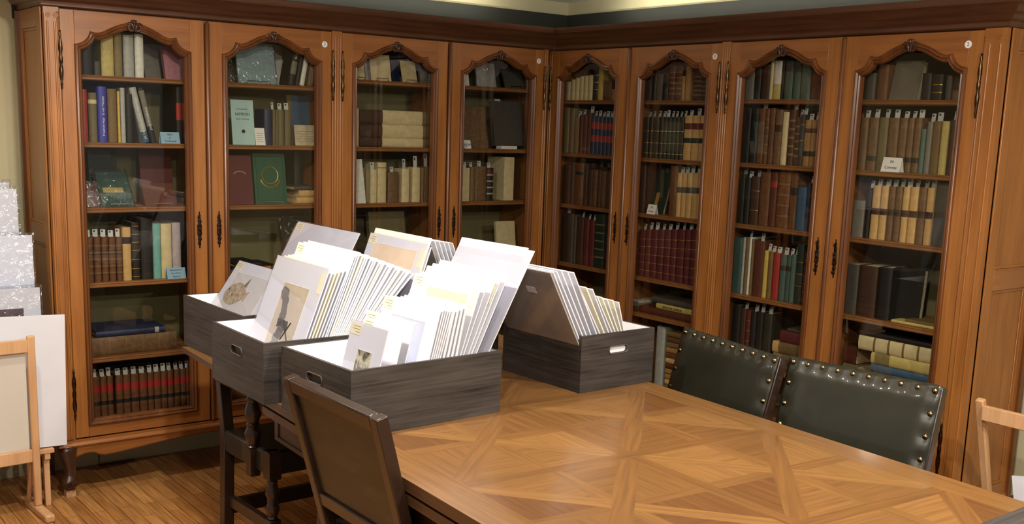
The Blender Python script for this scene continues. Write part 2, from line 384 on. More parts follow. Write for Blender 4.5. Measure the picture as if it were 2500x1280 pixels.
def bookcase(side, name_lbl, s0, s1, apex, shelves, nums, ends, extra=()):
    sc = (s0+s1)/2; off = (-sc, 0, 0)
    M = SIDE[side] @ Matrix.Translation((sc, 0, 0))
    case = empty('bookcase', (0, 0, 0), M=M); tag(case, name_lbl, 'bookcase', 'arched glass-door bookcases round the corner')
    D = .40
    B = lambda: MB(off)
    lo, hi = s0, s1
    for e, x, sg in ((ends[0], s0, 1), (ends[1], s1, -1)):
        # framed side with two sunk panels
        a, b = (x, x+sg*.022)
        a, b = min(a, b), max(a, b)
        mb = B(); mb.box(a, b, .02, D, .20, 2.13, 0)
        if e:
            o0, o1 = (x-sg*.008, x) if sg > 0 else (x, x-sg*.008)
            mb.box(o0, o1, .03, .085, .21, 2.13, 0); mb.box(o0, o1, D-.06, D, .21, 2.13, 0)
            for z0, z1 in ((2.05, 2.13), (1.13, 1.215), (.21, .30)): mb.box(o0, o1, .085, D-.06, z0, z1, 1)
            for z0, z1 in ((.30, 1.13), (1.215, 2.05)):
                pth = [(.085, z0), (D-.06, z0), (D-.06, z1), (.085, z1)]
                for (y0, y1, q0, q1) in ((.085, .097, z0, z1), (D-.072, D-.06, z0, z1), (.097, D-.072, z0, z0+.012), (.097, D-.072, z1-.012, z1)):
                    oo = (o0+.004, o1) if sg > 0 else (o0, o1-.004)
                    mb.box(oo[0], oo[1], y0, y1, q0, q1, 0)
            oo0, oo1 = (x-sg*.020, x) if sg > 0 else (x, x-sg*.020)
            mb.box(oo0, oo1, D-.03, D, .05, 2.13, 2)
        mb.build('side_panel', [WV, WY, WDV], case, bevel=.002)
    B().box(s0+.022, s1-.022, D-.012, D, .24, 2.13).build('back_panel', BACK, case, smooth=False)
    B().box(s0+.022, s1-.022, .03, D-.012, 2.10, 2.128).build('top_board', WS, case)
    B().box(s0+.022, s1-.022, .03, D-.012, .285, .325).build('bottom_board', WS, case)
    mid = (apex[0]+apex[1])/2
    # face frame behind the doors
    mb = B()
    for a, b in ((s0, apex[0]-HW+.012), (mid-.022, mid+.022), (apex[1]+HW-.012, s1)):
        mb.box(a, b, .024, .045, .245, 2.13, 0)
    mb.box(s0, s1, .0245, .0445, 2.108, 2.13, 1); mb.box(s0, s1, .0245, .0445, .245, .30, 1)
    mb.build('face_frame', [WV, WH], case)
    B().box(mid-.010, mid+.010, .046, D-.013, .326, 2.099).build('partition', WS, case)
    # pilasters and meeting bead
    for a, b, sg, e in ((s0, apex[0]-HW-.002, -1, ends[0]), (apex[1]+HW+.002, s1, 1, ends[1])):
        w = b-a; mb = B(); mb.box(a, b, .0, .0235, .245, 2.128, 0)
        nr = 1 if e else 2
        if e:
            mb.box(a if sg < 0 else a+.012, b-.012 if sg < 0 else b, -.010, -.0002, .27, 2.10, 0)
            for cx in (a+w*.18 if sg < 0 else a+w*.34, b-w*.34 if sg < 0 else b-w*.18): mb.lathe([(.004, .28), (.0045, .29), (.0045, 2.065), (.004, 2.07)], (cx, -.0105, 0), 8)
            mb.lathe([(.004, .262), (.005, .27), (.005, 2.108), (.004, 2.11)], (b-.006 if sg < 0 else a+.006, -.001, 0), 10)
        for k in range(0 if e else nr):
            cx = a+w*(k+.5)/nr; r = w/nr*.40
            mb.lathe([(r*.6, .262), (r, .27), (r, 2.10 if not e else 2.07), (r*.6, 2.108 if not e else 2.078)], (cx, .001, 0), 12, sy=.8)
        if e:
            for q in (-1, 1):
                pts = [(a+w/2+q*(w*.24)+(.011*(1-t/16))*math.cos(t*.75), -.010, 2.092+(.011*(1-t/16))*math.sin(t*.75)) for t in range(14)]
                mb.tube(pts, .0032, 6)
        mb.build('pilaster', WV, case, ang=50)
    B().lathe([(.010, ZD), (.011, ZD+.005), (.011, ZT-.012), (.006, ZT-.004), (.001, ZT)], (mid+(.004), -.002, 0), 12, sy=.9).build('meeting_bead', WDV, case)
    # cornice
    path = []; en = [None, None]
    if ends[0]: path += [(s0, D), (s0, 0)]
    else: path += [(s0, 0)]
    if ends[1]: path += [(s1, 0), (s1, D)]
    else: path += [(s1, 0)]
    if len(extra) and extra[0] == 'mitreR': path[-1] = (0, 0); en[1] = (0, -1)
    if len(extra) and extra[0] == 'mitreL': path[0] = (0, 0); en[0] = (0, -1)
    pr = [(-a, b) for a, b in CORN]
    if en[0]: en[0] = (0, 1)
    mb = B(); mb.sweep(path, pr, plane='xy', ends=en); mb.build('cornice', wood('cornice_wood', (96, 62, 42), (66, 40, 26), 'x', rough=.35), case, ang=40)
    B().box(s0, s1, .002, D-.002, 2.2385, 2.25).build('dust_cover', plain('dusty_top', (52, 40, 32), .8), case)
    # plinth: moulded rail and scalloped apron
    mb = B()
    mb.sweep(([(s0, D)] if ends[0] else [])+[(s0, 0), (s1, 0)]+([(s1, D)] if ends[1] else []), [(0, .262), (-.004, .260), (-.004, .252), (-.012, .246), (-.016, .240), (-.016, .236), (-.006, .232), (0, .230), (.01, .23), (.01, .262)], plane='xy')
    mb.build('base_moulding', WH, case, ang=40)
    Lh = (s1-s0)/2; pts = []
    def sc_(u):  # half-span scallop, u 0..1 from a leg to the middle
        a = .180
        if u < .16: return .165+.030*math.sin(min(1, u/.12)*math.pi/2)
        if u < .24: return .195-.022*math.sin((u-.16)/.08*math.pi/2)
        return .173+.036*math.sin((u-.24)/.76*math.pi/2)**1.3
    N = 60
    for k in range(N+1):
        x = s0+.03+(s1-s0-.06)*k/N; u = abs(k/N-.5)*2; pts.append((x, sc_(1-u)))
    mb = B(); mb.strip(pts, .232, -.006, .014, 0)
    mb.tube([(x, -.004, z+.002) for x, z in pts], .004, 6, 1)
    if ends[0]: mb.box(s0, s0+.014, .02, D, .19, .232, 0)
    if ends[1]: mb.box(s1-.014, s1, .02, D, .19, .232, 0)
    mb.build('apron', [WH, WD], case, ang=40)
    for x in (s0+.033, s1-.033):
        mb = B(); cabriole(mb, x, off); lg = mb.build('leg', CARV, case, ang=50)
        B().box(x-.022, x+.018, .0, .04, 0, .0305).build('foot_block', plain('raw_wood', (205, 160, 120), .6), lg)
        B().box(x-.02, x+.02, D-.05, D-.01, 0, .24).build('rear_leg', CARV, case)
    dd = []
    for c, sg, n_ in ((apex[0], 1, ''), (apex[1], -1, nums)):
        d = door(case, off, c, sg, n_); dd.append(d)
        for z0, z1 in ((1.796, 2.037), (.355, .590)): hinge(case, off, c-sg*(HW+.003), z0, z1)
    for s_ in shelves:
        if isinstance(s_, tuple): zt, a, b = s_
        else: zt, a, b = s_, s0+.024, None
        segs = [(s0+.024, mid-.0105), (mid+.0105, s1-.024)] if b is None else [(a, b)]
        for a, b in segs:
            mb = B(); mb.box(a, b, .056, D-.013, zt-.022, zt, 0)
            mb.sweep([(a, .056), (b, .056)], [(0, zt-.001), (-.006, zt-.0005), (-.009, zt-.004), (-.006, zt-.008), (-.010, zt-.011), (-.010, zt-.018), (-.005, zt-.022), (0, zt-.022)], plane='xy', m=0)
            mb.build('shelf', [WS, WD], case, ang=40)
    return case
bookcase('L', 'left wooden bookcase with arched glass doors beside the beige wall', -2.737, -1.381, (-2.367, -1.717), [1.861, 1.573, 1.287, .953, .612], '3', (1, 0))
bookcase('L', 'wooden bookcase left of the room corner with vellum books', -1.3805, -.055, (-1.044, -.394), [1.908, 1.573, 1.285, .945, .612], '3', (0, 0), ('mitreR',))
bookcase('R', 'wooden bookcase right of the room corner with maroon books', -.062, 1.2655, (.279, .929), [1.857, 1.562, 1.272, .934, (.739, .6145, 1.2415), (.61, -.038, .592)], '3', (0, 0), ('mitreL',))
bookcase('R', 'rightmost wooden bookcase with arched glass doors behind green chairs', 1.266, 2.65, (1.602, 2.252), [1.865, 1.568, 1.278, .938, .611], '2', (0, 1))
# ------------------------------------------------------------------ books
C = {  # colour, words
 'bk': ((30, 27, 27), 'black'), 'dg': ((44, 44, 34), 'dark olive'), 'dgr': ((28, 44, 38), 'dark green'), 'db': ((66, 42, 30), 'dark brown'),
 'br': ((104, 66, 40), 'brown leather'), 'rb': ((92, 46, 32), 'red-brown'), 'mb': ((112, 84, 58), 'mottled brown'), 'tn': ((168, 126, 76), 'tan'),
 'ct': ((206, 168, 112), 'pale tan'), 'cr': ((212, 196, 154), 'cream'), 'vl': ((216, 200, 160), 'cream vellum'), 'ol': ((132, 116, 76), 'olive tan'),
 'og': ((110, 100, 72), 'faded olive'), 'ye': ((206, 176, 84), 'yellow'), 'yc': ((198, 180, 112), 'pale yellow'), 'gy': ((120, 116, 108), 'grey'),
 'dgy': ((74, 70, 66), 'dark grey'), 'bl': ((58, 62, 168), 'bright blue'), 'nv': ((38, 48, 82), 'navy blue'), 'sb': ((62, 92, 124), 'dull blue'),
 'te': ((62, 92, 88), 'teal'), 'tg': ((88, 110, 104), 'grey-green'), 'rd': ((160, 46, 44), 'red'), 'dr': ((96, 32, 32), 'dark red'),
 'ma': ((92, 34, 40), 'maroon'), 'wh': ((224, 224, 220), 'white'), 'si': ((170, 172, 172), 'silver-grey'), 'pk': ((172, 116, 132), 'pink'),
 'pb': ((150, 178, 188), 'pale blue'), 'gn': ((32, 84, 64), 'green'), 'lt': ((176, 164, 172), 'lilac'), 'tq': ((116, 176, 172), 'turquoise'),
 'go': ((196, 160, 84), 'gilt'), 'dt': ((120, 96, 60), 'dull tan')}
def cm(k):
    if k == 'go': return plain('gilt', C[k][0], .35, .7, .15, 80)
    r = .45 if k in ('bl', 'nv', 'wh', 'si', 'gn', 'rd') else .6
    return plain('book_'+C[k][1].replace(' ', '_').replace('-', '_'), C[k][0], r, 0, .15 if k in ('mb', 'br') else .06, 30 if k in ('vl', 'cr') else 45)
def book_mesh(w, h, D, segs, bulge=.28, name='book'):
    """spine at y=0 facing -y, x centred; segs: [(z0,z1,extra_radius,mat)] bottom to top as fractions"""
    t = min(.0035, w*.2); mb = MB(); n = 7; r = min(w*bulge, .008)
    zs = []
    for a, b, e, mt in segs:
        prof = []
        for zz in (a*h, b*h):
            for k in range(n):
                q = math.pi*k/(n-1); x = -math.cos(q)*(w/2+e*.3); y = r-(r+e)*math.sin(q)**.8
                prof.append((x, y, zz))
        fs = [(k, k+1, n+k+1, n+k) for k in range(n-1)]
        fs.append(tuple(range(n-1, -1, -1))); fs.append(tuple(range(n, 2*n)))
        fs.append((0, n, 2*n-1, n-1))
        mb.add(prof, fs, mt)
    mb.box(-w/2, -w/2+t, r, D, 0, h, 0); mb.box(w/2-t, w/2, r, D, 0, h, 0)
    return mb, t, r
def segs_from(w, h, lab=(), bands=0, bandm=None, gilt=()):
    """colour patches on the spine plus raised bands"""
    cuts = {0.0, 1.0}
    for a, b, k in lab: cuts |= {a, b}
    bz = [(.12+.76*(i+.5)/bands) for i in range(bands)] if bands else []
    ivs = []
    bw = .006/h*.5+.004
    for b in bz: cuts |= {b-bw, b+bw}
    for g in gilt: cuts |= {g-.0012/h-.001, g+.0012/h+.001}
    cs = sorted(cuts); out = []
    for a, b in zip(cs[:-1], cs[1:]):
        if b-a < 1e-5: continue
        mid = (a+b)/2; mt = 0; e = 0
        for i, (p, q, k) in enumerate(lab):
            if p <= mid <= q: mt = i+1
        for q in bz:
            if abs(mid-q) < bw: e = .0018; mt = len(lab)+1 if bandm else mt
        for g in gilt:
            if abs(mid-g) < .0012/h+.001: e = .0003; mt = len(lab)+1
        out.append((a, b, e, mt))
    return out
NB = 0
CNT = {}
SHELFNAME = {}
def where(side, dr, sh):
    key = (dr, sh); CNT[key] = CNT.get(key, 0)+1
    return CNT[key], ORD[sh]+' shelf down', ORD[dr]+' glass door'
def lbl(look, side, dr, sh):
    n, s_, d_ = where(side, dr, sh)
    return f'{look}, {ORD[n]} from left, {s_}, {d_}'
SHZ = {1: [0, 1.861, 1.573, 1.287, .953, .612, .325], 3: [0, 1.908, 1.573, 1.285, .945, .612, .325],
       5: [0, 1.857, 1.562, 1.272, .934, .61, .325], 6: [0, 1.857, 1.562, 1.272, .934, .739, .325], 7: [0, 1.865, 1.568, 1.278, .938, .611, .325]}
SHZ[2] = SHZ[1]; SHZ[4] = SHZ[3]; SHZ[8] = SHZ[7]
APX = {1: -2.367, 2: -1.717, 3: -1.044, 4: -.394, 5: .279, 6: .929, 7: 1.602, 8: 2.252}
DF = .085
SLIPN = [0]
slip_me = {}
def slip(side, s, d, z, h, w, lean=0, bookdesc=''):
    M = SIDE[side] @ Matrix.Translation((s, d, z)) @ Matrix.Rotation(lean, 4, 'Y') @ Matrix.Rotation(R(random.uniform(-14, 14)), 4, 'Z')
    mb = MB(); n = 4; vs = []
    for i in range(n+1):
        zz = -.03+(h+.03)*i/n; y = .002+.006*(i/n)**2
        vs += [(-w/2, y, zz), (w/2, y, zz), (w/2, y+.0004, zz), (-w/2, y+.0004, zz)]
    fs = []
    for i in range(n):
        for k in range(4): fs.append((4*i+k, 4*i+(k+1) % 4, 4*i+4+(k+1) % 4, 4*i+4+k))
    fs += [(3, 2, 1, 0), (4*n, 4*n+1, 4*n+2, 4*n+3)]
    mb.add(vs, fs)
    # small printed block on the slip
    mb.box(-w*.32, w*.05, .0015+.006*.8**2-.0006, .006*.8**2+.0028, h*.62, h*.86, 1)
    o = mb.build('price_slip', [SLIPP, plain('ink_block', (70, 70, 74), .7)], M=M)
    tag(o, 'white price slip standing out of '+bookdesc, 'slip', 'white slips in the books'); return o
def vbook(side, dr, sh, s0, s1, ztop, ck, z=None, D=None, lab=(), bands=0, bandm=None, gilt=(), lean=0, look=None, sl=0, front=None, grp=None, bulge=.28, sliph=None):
    zb = SHZ[dr][sh] if z is None else z
    w = max(.006, (s1-s0)); h = (ztop-zb)
    if lean: h = h/math.cos(R(abs(lean)))
    h = max(.06, h)
    D = D or min(.19, max(.11, h*.68)); front = DF if front is None else front
    if front+D > .375: D = .375-front
    sg = segs_from(w, h, lab, bands, bandm, gilt)
    mb, t, r = book_mesh(w-.0012, h, D, sg, bulge)
    mats = [cm(ck)]+[cm(k) for _, _, k in lab]+([cm(bandm)] if bandm else ([cm('go')] if gilt else [cm(ck)]))
    x = (s0+s1)/2; dz = 0
    if lean:
        a = R(lean); dz = (w/2)*abs(math.sin(a)); 
    M = SIDE[side] @ Matrix.Translation((x, front, zb+dz+.0004)) @ (Matrix.Rotation(R(lean), 4, 'Y') if lean else Matrix.Identity(4))
    o = mb.build('book', mats, M=M, ang=50)
    pb = MB(); pb.box(-w/2+t+.0009, w/2-t-.0009, r+.0002, D-.004, .003, h-.004)
    pg = pb.build('page_block', PAGES, o, smooth=False)
    words = look or C[ck][1]
    if not look and lab: words += ' with '+C[lab[-1][2]][1]+' label'
    elif not look and bands: words += ' with ribbed spine'
    n, s_, d_ = where(side, dr, sh)
    tag(o, f'{words} book, {ORD[n]} from left, {s_}, {d_}', 'book', grp)
    if sl:
        slip(side, x+random.uniform(-.002, .002), front+.022, zb+h+.0006 if not lean else ztop, sliph or random.uniform(.026, .036), min(.022, max(.012, w*.7)), 0, f'the {ORD[n]} book, {s_}, {d_}')
    return o
def shelf_row(side, dr, sh, tf, items, z=None):
    """tf = (ox, oy, scale) of the view the numbers were read in; items: x0, x1, ytop, colour, options"""
    ox, oy, sc = tf; zb = SHZ[dr][sh] if z is None else z
    prev = None
    for it in items:
        x0, x1, yt, ck = it[:4]; op = it[4] if len(it) > 4 else {}
        a = s_at(side, ox+x0/sc, zb, DF); b = s_at(side, ox+x1/sc, zb, DF)
        if prev is not None and a < prev and not op.get('lean'): a = prev
        sm = (a+b)/2
        zt = z_at(side, sm, oy+yt/sc, DF)
        mx = {1: 2.09, 3: 2.09, 5: 2.09, 6: 2.09, 7: 2.09}.get(sh, 2.09)
        up = SHZ[dr][sh-1]-.028 if sh > 1 else 2.09
        zt = min(zt, up-.004)
        lo = APX[dr]-.300; hi = APX[dr]+.300
        a = max(a, lo); b = min(b, hi)
        if b-a < .004: continue
        prev = b
        vbook(side, dr, sh, a, b, zt, ck, z=z, **op)
def facebook(side, dr, sh, tf, x0, x1, y0, ck, look, tilt=14, t=.02, d=.10, z=None, deco=None, cat='book', name='book', stand=False, wrap=False, w=None, lift=0, yb=None, rz=0):
    """cover facing out, leaning back; x measured at the foot, y0 = top edge"""
    ox, oy, sc = tf; zb = SHZ[dr][sh] if z is None else z
    a = s_at(side, ox+x0/sc, zb, d); b = s_at(side, ox+x1/sc, zb, d)
    a = max(a, APX[dr]-.298); b = min(b, APX[dr]+.298)
    s = (a+b)/2; w = b-a
    ta = math.tan(R(tilt)); zt = zb+.2
    for _ in range(8):
        zt = z_at(side, s, oy+y0/sc, d+(zt-zb)*ta)
    h = max(.05, (min(zt, (SHZ[dr][sh-1]-.03) if sh > 1 else 2.09)-zb)/math.cos(R(tilt)))
    M = SIDE[side] @ Matrix.Translation((s, d, zb+.0006+lift)) @ Matrix.Rotation(R(rz), 4, 'Z') @ Matrix.Rotation(-R(tilt), 4, 'X')
    mb = MB(); c = .0025
    if t < .006:
        mb.box(-w/2, w/2, 0, t, 0, h)
        o = mb.build(name, cm(ck) if isinstance(ck, str) else ck, M=M, bevel=.0004)
    else:
        mb.box(-w/2, w/2, 0, c, 0, h); mb.box(-w/2, w/2, t-c, t, 0, h); mb.box(-w/2, -w/2+c, c, t-c, 0, h)
        o = mb.build(name, cm(ck) if isinstance(ck, str) else ck, M=M, bevel=.0006)
        MB().box(-w/2+c, w/2-.004, c+.0002, t-c-.0002, .003, h-.003).build('page_block', PAGES, o, smooth=False)
    if deco: deco(o, w, h)
    if wrap: MB().box(-w/2-.004, w/2+.004, -.006, t+.004, .001, h+.012).build('plastic_wrap', FILM, o)
    n, s_, d_ = where(side, dr, sh)
    tag(o, f'{look}, {ORD[n]} from left, {s_}, {d_}', cat)
    if stand:
        mb = MB(); st = plain('black_wire', (22, 22, 22), .35, .3, .1) if stand == 'k' else plain('clear_wire', (170, 170, 172), .25, .5, .05)
        q = w*.3
        mb.tube([(-q, .03, .002), (-q, -.014, .002), (-q, -.014, .013), (q, -.014, .013), (q, -.014, .002), (q, .03, .002), (0, .06, .002), (-q, .03, .002)], .0013, 6)
        mb.tube([(0, .06+t, .002), (0, .03+t+.5*h*ta, h*.5)], .0013, 6)
        Ms = SIDE[side] @ Matrix.Translation((s, d, zb+.0006))
        tag(mb.build('display_stand', st, M=Ms), f'wire display stand under the {ORD[n]} item, {s_}, {d_}', 'stand')
    return o
def flats(side, dr, sh, tf, items, zb=None, d=None):
    """books lying flat, listed bottom to top: x0, x1, thickness, colour, options"""
    ox, oy, sc = tf; z = SHZ[dr][sh] if zb is None else zb
    for it in items:
        x0, x1, t, ck = it[:4]; op = dict(it[4]) if len(it) > 4 else {}
        dd = op.pop('d', d or DF); look = op.pop('look', None); D = op.pop('D', .2)
        a = s_at(side, ox+x0/sc, z, dd); b = s_at(side, ox+x1/sc, z, dd)
        a = max(a, APX[dr]-.29); b = min(b, APX[dr]+(.299 if dr not in (3,) else .292))
        L = b-a; lab = op.get('lab', ()); bands = op.get('bands', 0)
        sg = segs_from(t, L, lab, bands, op.get('bandm'))
        mb, tt, r = book_mesh(t, L, min(D, .37-dd), sg, .3)
        mats = [cm(ck)]+[cm(k) for _, _, k in lab]+[cm(op['bandm'])] if op.get('bandm') else [cm(ck)]+[cm(k) for _, _, k in lab]+[cm(ck)]
        M = SIDE[side] @ Matrix.Translation((a, dd, z+t/2+.0004)) @ Matrix.Rotation(math.pi/2, 4, 'Y')
        o = mb.build('book', mats, M=M, ang=50)
        MB().box(-t/2+tt+.0003, t/2-tt-.0003, r+.0002, min(D, .37-dd)-.004, .003, L-.003).build('page_block', PAGES, o, smooth=False)
        n, s_, d_ = where(side, dr, sh)
        tag(o, f'{look or C[ck][1]} book lying flat, number {ORD[n]}, {s_}, {d_}', 'book')
        z += t+.0008
    return z
def tent(side, s, d, z, w, h, words, label, tint=PAPER, ink=(70, 80, 110), rz=0, cat='card', lines=()):
    M = SIDE[side] @ Matrix.Translation((s, .0475, z+.0006)) @ Matrix.Rotation(rz*.12, 4, 'Z')
    mb = MB(); f = h*.29; q = .0004
    mb.add([(-w/2, 0, 0), (w/2, 0, 0), (w/2, f, h), (-w/2, f, h), (-w/2, q*2, 0), (w/2, q*2, 0), (w/2, f, h-q*3), (-w/2, f, h-q*3)],
           [(0, 1, 2, 3), (7, 6, 5, 4), (0, 4, 5, 1), (1, 5, 6, 2), (0, 3, 7, 4)])
    mb.add([(-w/2, 2*f, 0), (w/2, 2*f, 0), (w/2, f, h), (-w/2, f, h), (-w/2, 2*f-2*q, 0), (w/2, 2*f-2*q, 0), (w/2, f, h-q*3), (-w/2, f, h-q*3)],
           [(3, 2, 1, 0), (4, 5, 6, 7), (1, 5, 4, 0), (2, 6, 5, 1), (4, 7, 3, 0)])
    o = mb.build('tent_card', tint, M=M, smooth=False)
    a = math.atan2(h, f); L = math.hypot(f, h)
    for i, tx in enumerate(lines):
        k = 1-(i+.75)/(len(lines)+.5)
        text('handwriting', tx, h*.72/len(lines)*.8, plain('pen_ink', ink, .7), o, (0, f*k-.0008, h*k+.0004), (a, 0, 0))
    tag(o, label, cat); return o
def deco_label(x0, x1, z0, z1, ck, name='label_patch'):
    def f(o, w, h):
        MB().box(-w/2+w*x0, -w/2+w*x1, -.0006, 0, h*z0, h*z1).build(name, cm(ck) if isinstance(ck, str) else ck, o, smooth=False)
    return f
A = (0, 0, 3.048); Bc = (0, 400, 3.048)
# door one
shelf_row('L', 1, 1, A, [(612, 700, 330, 'bk'), (704, 756, 500, 'dgy'), (760, 855, 250, 'yc'), (858, 918, 250, 'ol'), (926, 1004, 262, 'si', {'look': 'silver-wrapped'}), (1012, 1078, 255, 'wh', {'look': 'shiny white-wrapped', 'bulge': .5})])
facebook('L', 1, 1, A, 1235, 1385, 345, 'pk', 'pink book cover leaning back', 16, .028, .12)
facebook('L', 1, 1, A, 1085, 1205, 330, 'gy', 'dim grey framed picture leaning back', 20, .008, .22, cat='picture', name='framed_picture')
shelf_row('L', 1, 2, A, [(612, 664, 665, 'rd'), (668, 734, 690, 'og', {'lab': [(.78, .86, 'cr')]}), (737, 808, 645, 'bl', {'look': 'bright blue lettered', 'bulge': .5}), (812, 880, 662, 'dt'), (883, 903, 680, 'ye'), (906, 942, 655, 'si'), (945, 1000, 700, 'bk')])
shelf_row('L', 1, 2, A, [(1066, 1118, 660, 'si', {'lean': -13, 'look': 'black and white jacketed leaning', 'lab': [(0, .2, 'sb')]}), (1128, 1172, 662, 'bk', {'lean': -13, 'look': 'black and white lettered leaning', 'lab': [(.3, .95, 'gy')]}),
                         (1318, 1362, 650, 'bk', {'lab': [(.42, .72, 'rd')]}), (1364, 1392, 640, 'bk', {'lab': [(.42, .72, 'rd')]})])
tent('L', s_at('L', 1265/3.048, 1.573, .06), .062, 1.573, .088, .052, '', 'light blue handwritten card on second shelf from top, leftmost door', plain('blue_card', (140, 176, 206), .7, 0, .02), lines=('Signed', 'by', 'Ted Kennedy'), rz=.15)
facebook('L', 1, 3, Bc, 612, 735, 150, 'ma', 'pinkish plastic-wrapped small book', 18, .03, .12, wrap=True)
facebook('L', 1, 3, Bc, 770, 1000, 60, 'te', 'green plastic-wrapped book with yellow label', 38, .02, .11, deco=deco_label(.12, .78, .40, .54, 'yc'), wrap=True, stand='c')
facebook('L', 1, 3, Bc, 1085, 1320, 145, 'rb', 'brown-red album leaning back', 30, .03, .11, stand='c')
facebook('L', 1, 3, Bc, 680, 890, -165, 'dgr', 'dark green upright cover at the back', 8, .02, .27, deco=deco_label(.0, .8, .84, .95, 'dgy'))
facebook('L', 1, 3, Bc, 1060, 1300, -150, 'dr', 'dark maroon upright cover at the back', 8, .03, .26)
br5 = {'bands': 5, 'lab': [(.60, .70, 'db')], 'sl': 1, 'grp': 'brown gilt set in the leftmost door', 'bandm': 'dt'}
shelf_row('L', 1, 4, Bc, [(655, 705, 545, 'br', br5), (708, 763, 545, 'br', br5), (767, 817, 545, 'br', br5), (820, 872, 545, 'br', br5), (876, 920, 545, 'br', br5),
                          (923, 987, 475, 'ct', {'lab': [(.69, .82, 'bk')]}), (990, 1052, 440, 'bk', {'gilt': (.06, .2, .36, .52, .66, .8, .94), 'look': 'black gilt-decorated'}), (1056, 1146, 410, 'bk', {'look': 'wide black slipcase'}),
                          (1149, 1206, 447, 'wh', {'lab': [(.0, 1, 'tq')], 'look': 'white and turquoise'}), (1208, 1288, 447, 'cr'), (1291, 1356, 440, 'lt', {'look': 'white and lilac'})])
tent('L', s_at('L', 1310/3.048, .953, .06), .058, .953, .088, .05, '', 'light blue handwritten card on fourth shelf from top, leftmost door', plain('blue_card', (140, 176, 206), .7, 0, .02), lines=('Special Edition', 'First Edition', 'Signed by'), rz=.1)
flats('L', 1, 5, (0, 0, 1), [(222, 432, .085, 'mb', {'bands': 4, 'bandm': 'dt', 'look': 'thick old mottled brown', 'D': .27}), (235, 405, .028, 'nv', {'look': 'glossy blue', 'D': .24, 'lab': [(.84, .90, 'si')]})])
QK = (200, 870, 8)
xs = [(228, 385), (390, 520), (525, 640), (690, 830), (835, 975), (985, 1140), (1150, 1300), (1310, 1425), (1430, 1565), (1570, 1690), (1695, 1810), (1825, 1940), (1945, 2050), (2055, 2150)]
shelf_row('L', 1, 6, QK, [(a, b, 420-i*14, 'br', {'lab': [(.30, .40, 'bk'), (.62, .80, 'rd')], 'sl': 1, 'grp': 'brown volumes with red labels at the foot of the leftmost door'}) for i, (a, b) in enumerate(xs)])
# door two
Cc = (480, 0, 3.555); Dc = (480, 340, 3.555)
facebook('L', 2, 1, Cc, 265, 350, 515, 'dgy', 'dark plastic-wrapped cover', 14, .01, .16, wrap=True)
facebook('L', 2, 1, Cc, 365, 695, 375, 'pb', 'pale blue plastic-wrapped book', 12, .015, .11, wrap=True, stand='k')
facebook('L', 2, 1, Cc, 640, 790, 390, 'wh', 'white framed paper leaning behind', 22, .006, .26, name='framed_picture', cat='picture')
shelf_row('L', 2, 1, Cc, [(798, 850, 470, 'bk', {'lean': 11, 'look': 'black leaning', 'lab': [(.35, .75, 'gy')]}), (858, 893, 500, 'bk', {'lean': 11}), (897, 938, 510, 'wh', {'lean': 11, 'look': 'white patterned leaning'}), (965, 1012, 520, 'dt', {'lean': 9, 'look': 'brown leaning'})])
def nimrod(o, w, h):
    ik = plain('dark_teal_ink', (40, 66, 78), .7)
    text('lettering', 'NIMROD', w*.17, ik, o, (0, -.0008, h*.68)); text('lettering', 'THE GERMANIC', w*.07, ik, o, (0, -.0008, h*.79)); text('lettering', 'ROSE COMPTON', w*.075, ik, o, (0, -.0008, h*.57))
    MB().lathe([(.009, 0), (.009, .0006), (.006, .0006), (.006, 0)], n=18, M=Matrix.Translation((0, -.0007, h*.3)) @ Matrix.Rotation(math.pi/2, 4, 'X')).build('small_emblem', ik, o)
facebook('L', 2, 2, Cc, 318, 508, 868, plain('pale_blue_paper', (172, 206, 210), .6, 0, .02), 'pale blue pamphlet with dark title lettering', 8, .006, .075, deco=nimrod, name='pamphlet', cat='pamphlet', rz=-3)
def card_lines(o, w, h):
    for k in range(5): MB().box(-w*.36, w*(.25 if k % 2 else .36), -.0005, 0, h*(.2+.12*k), h*(.2+.12*k)+.0012).build('printed_line', plain('ink_block', (70, 70, 74), .7), o, smooth=False)
facebook('L', 2, 2, Cc, 515, 600, 1112, PAPER, 'small white printed card', 12, .001, .07, deco=card_lines, name='card', cat='card')
shelf_row('L', 2, 2, Cc, [(590, 662, 950, 'nv'), (665, 690, 952, 'og', {'sl': 1}), (692, 711, 954, 'og'), (713, 766, 952, 'og', {'sl': 1}), (770, 826, 954, 'og', {'sl': 1})])
facebook('L', 2, 2, Cc, 840, 1040, 830, 'sb', 'blue book cover facing out', 7, .02, .2, deco=deco_label(-.25, 0, .0, 1, 'dt', 'spine_strip'))
facebook('L', 2, 2, Cc, 858, 1045, 1088, plain('old_letter', (204, 190, 160), .8, 0, .08, 50), 'handwritten letter leaning on blue book', 10, .001, .12, deco=card_lines, name='letter', cat='letter')
def arc_deco(o, w, h):
    pts = [(math.cos(t)*w*.24, -.0008, h*.6+math.sin(t)*w*.14) for t in [.2+2.7*k/14 for k in range(15)]]
    MB().tube(pts, .0022, 5).build('silver_arc', cm('si'), o)
facebook('L', 2, 3, Dc, 285, 500, 140, 'ma', 'maroon cover with silver arc', 9, .022, .09, deco=arc_deco)
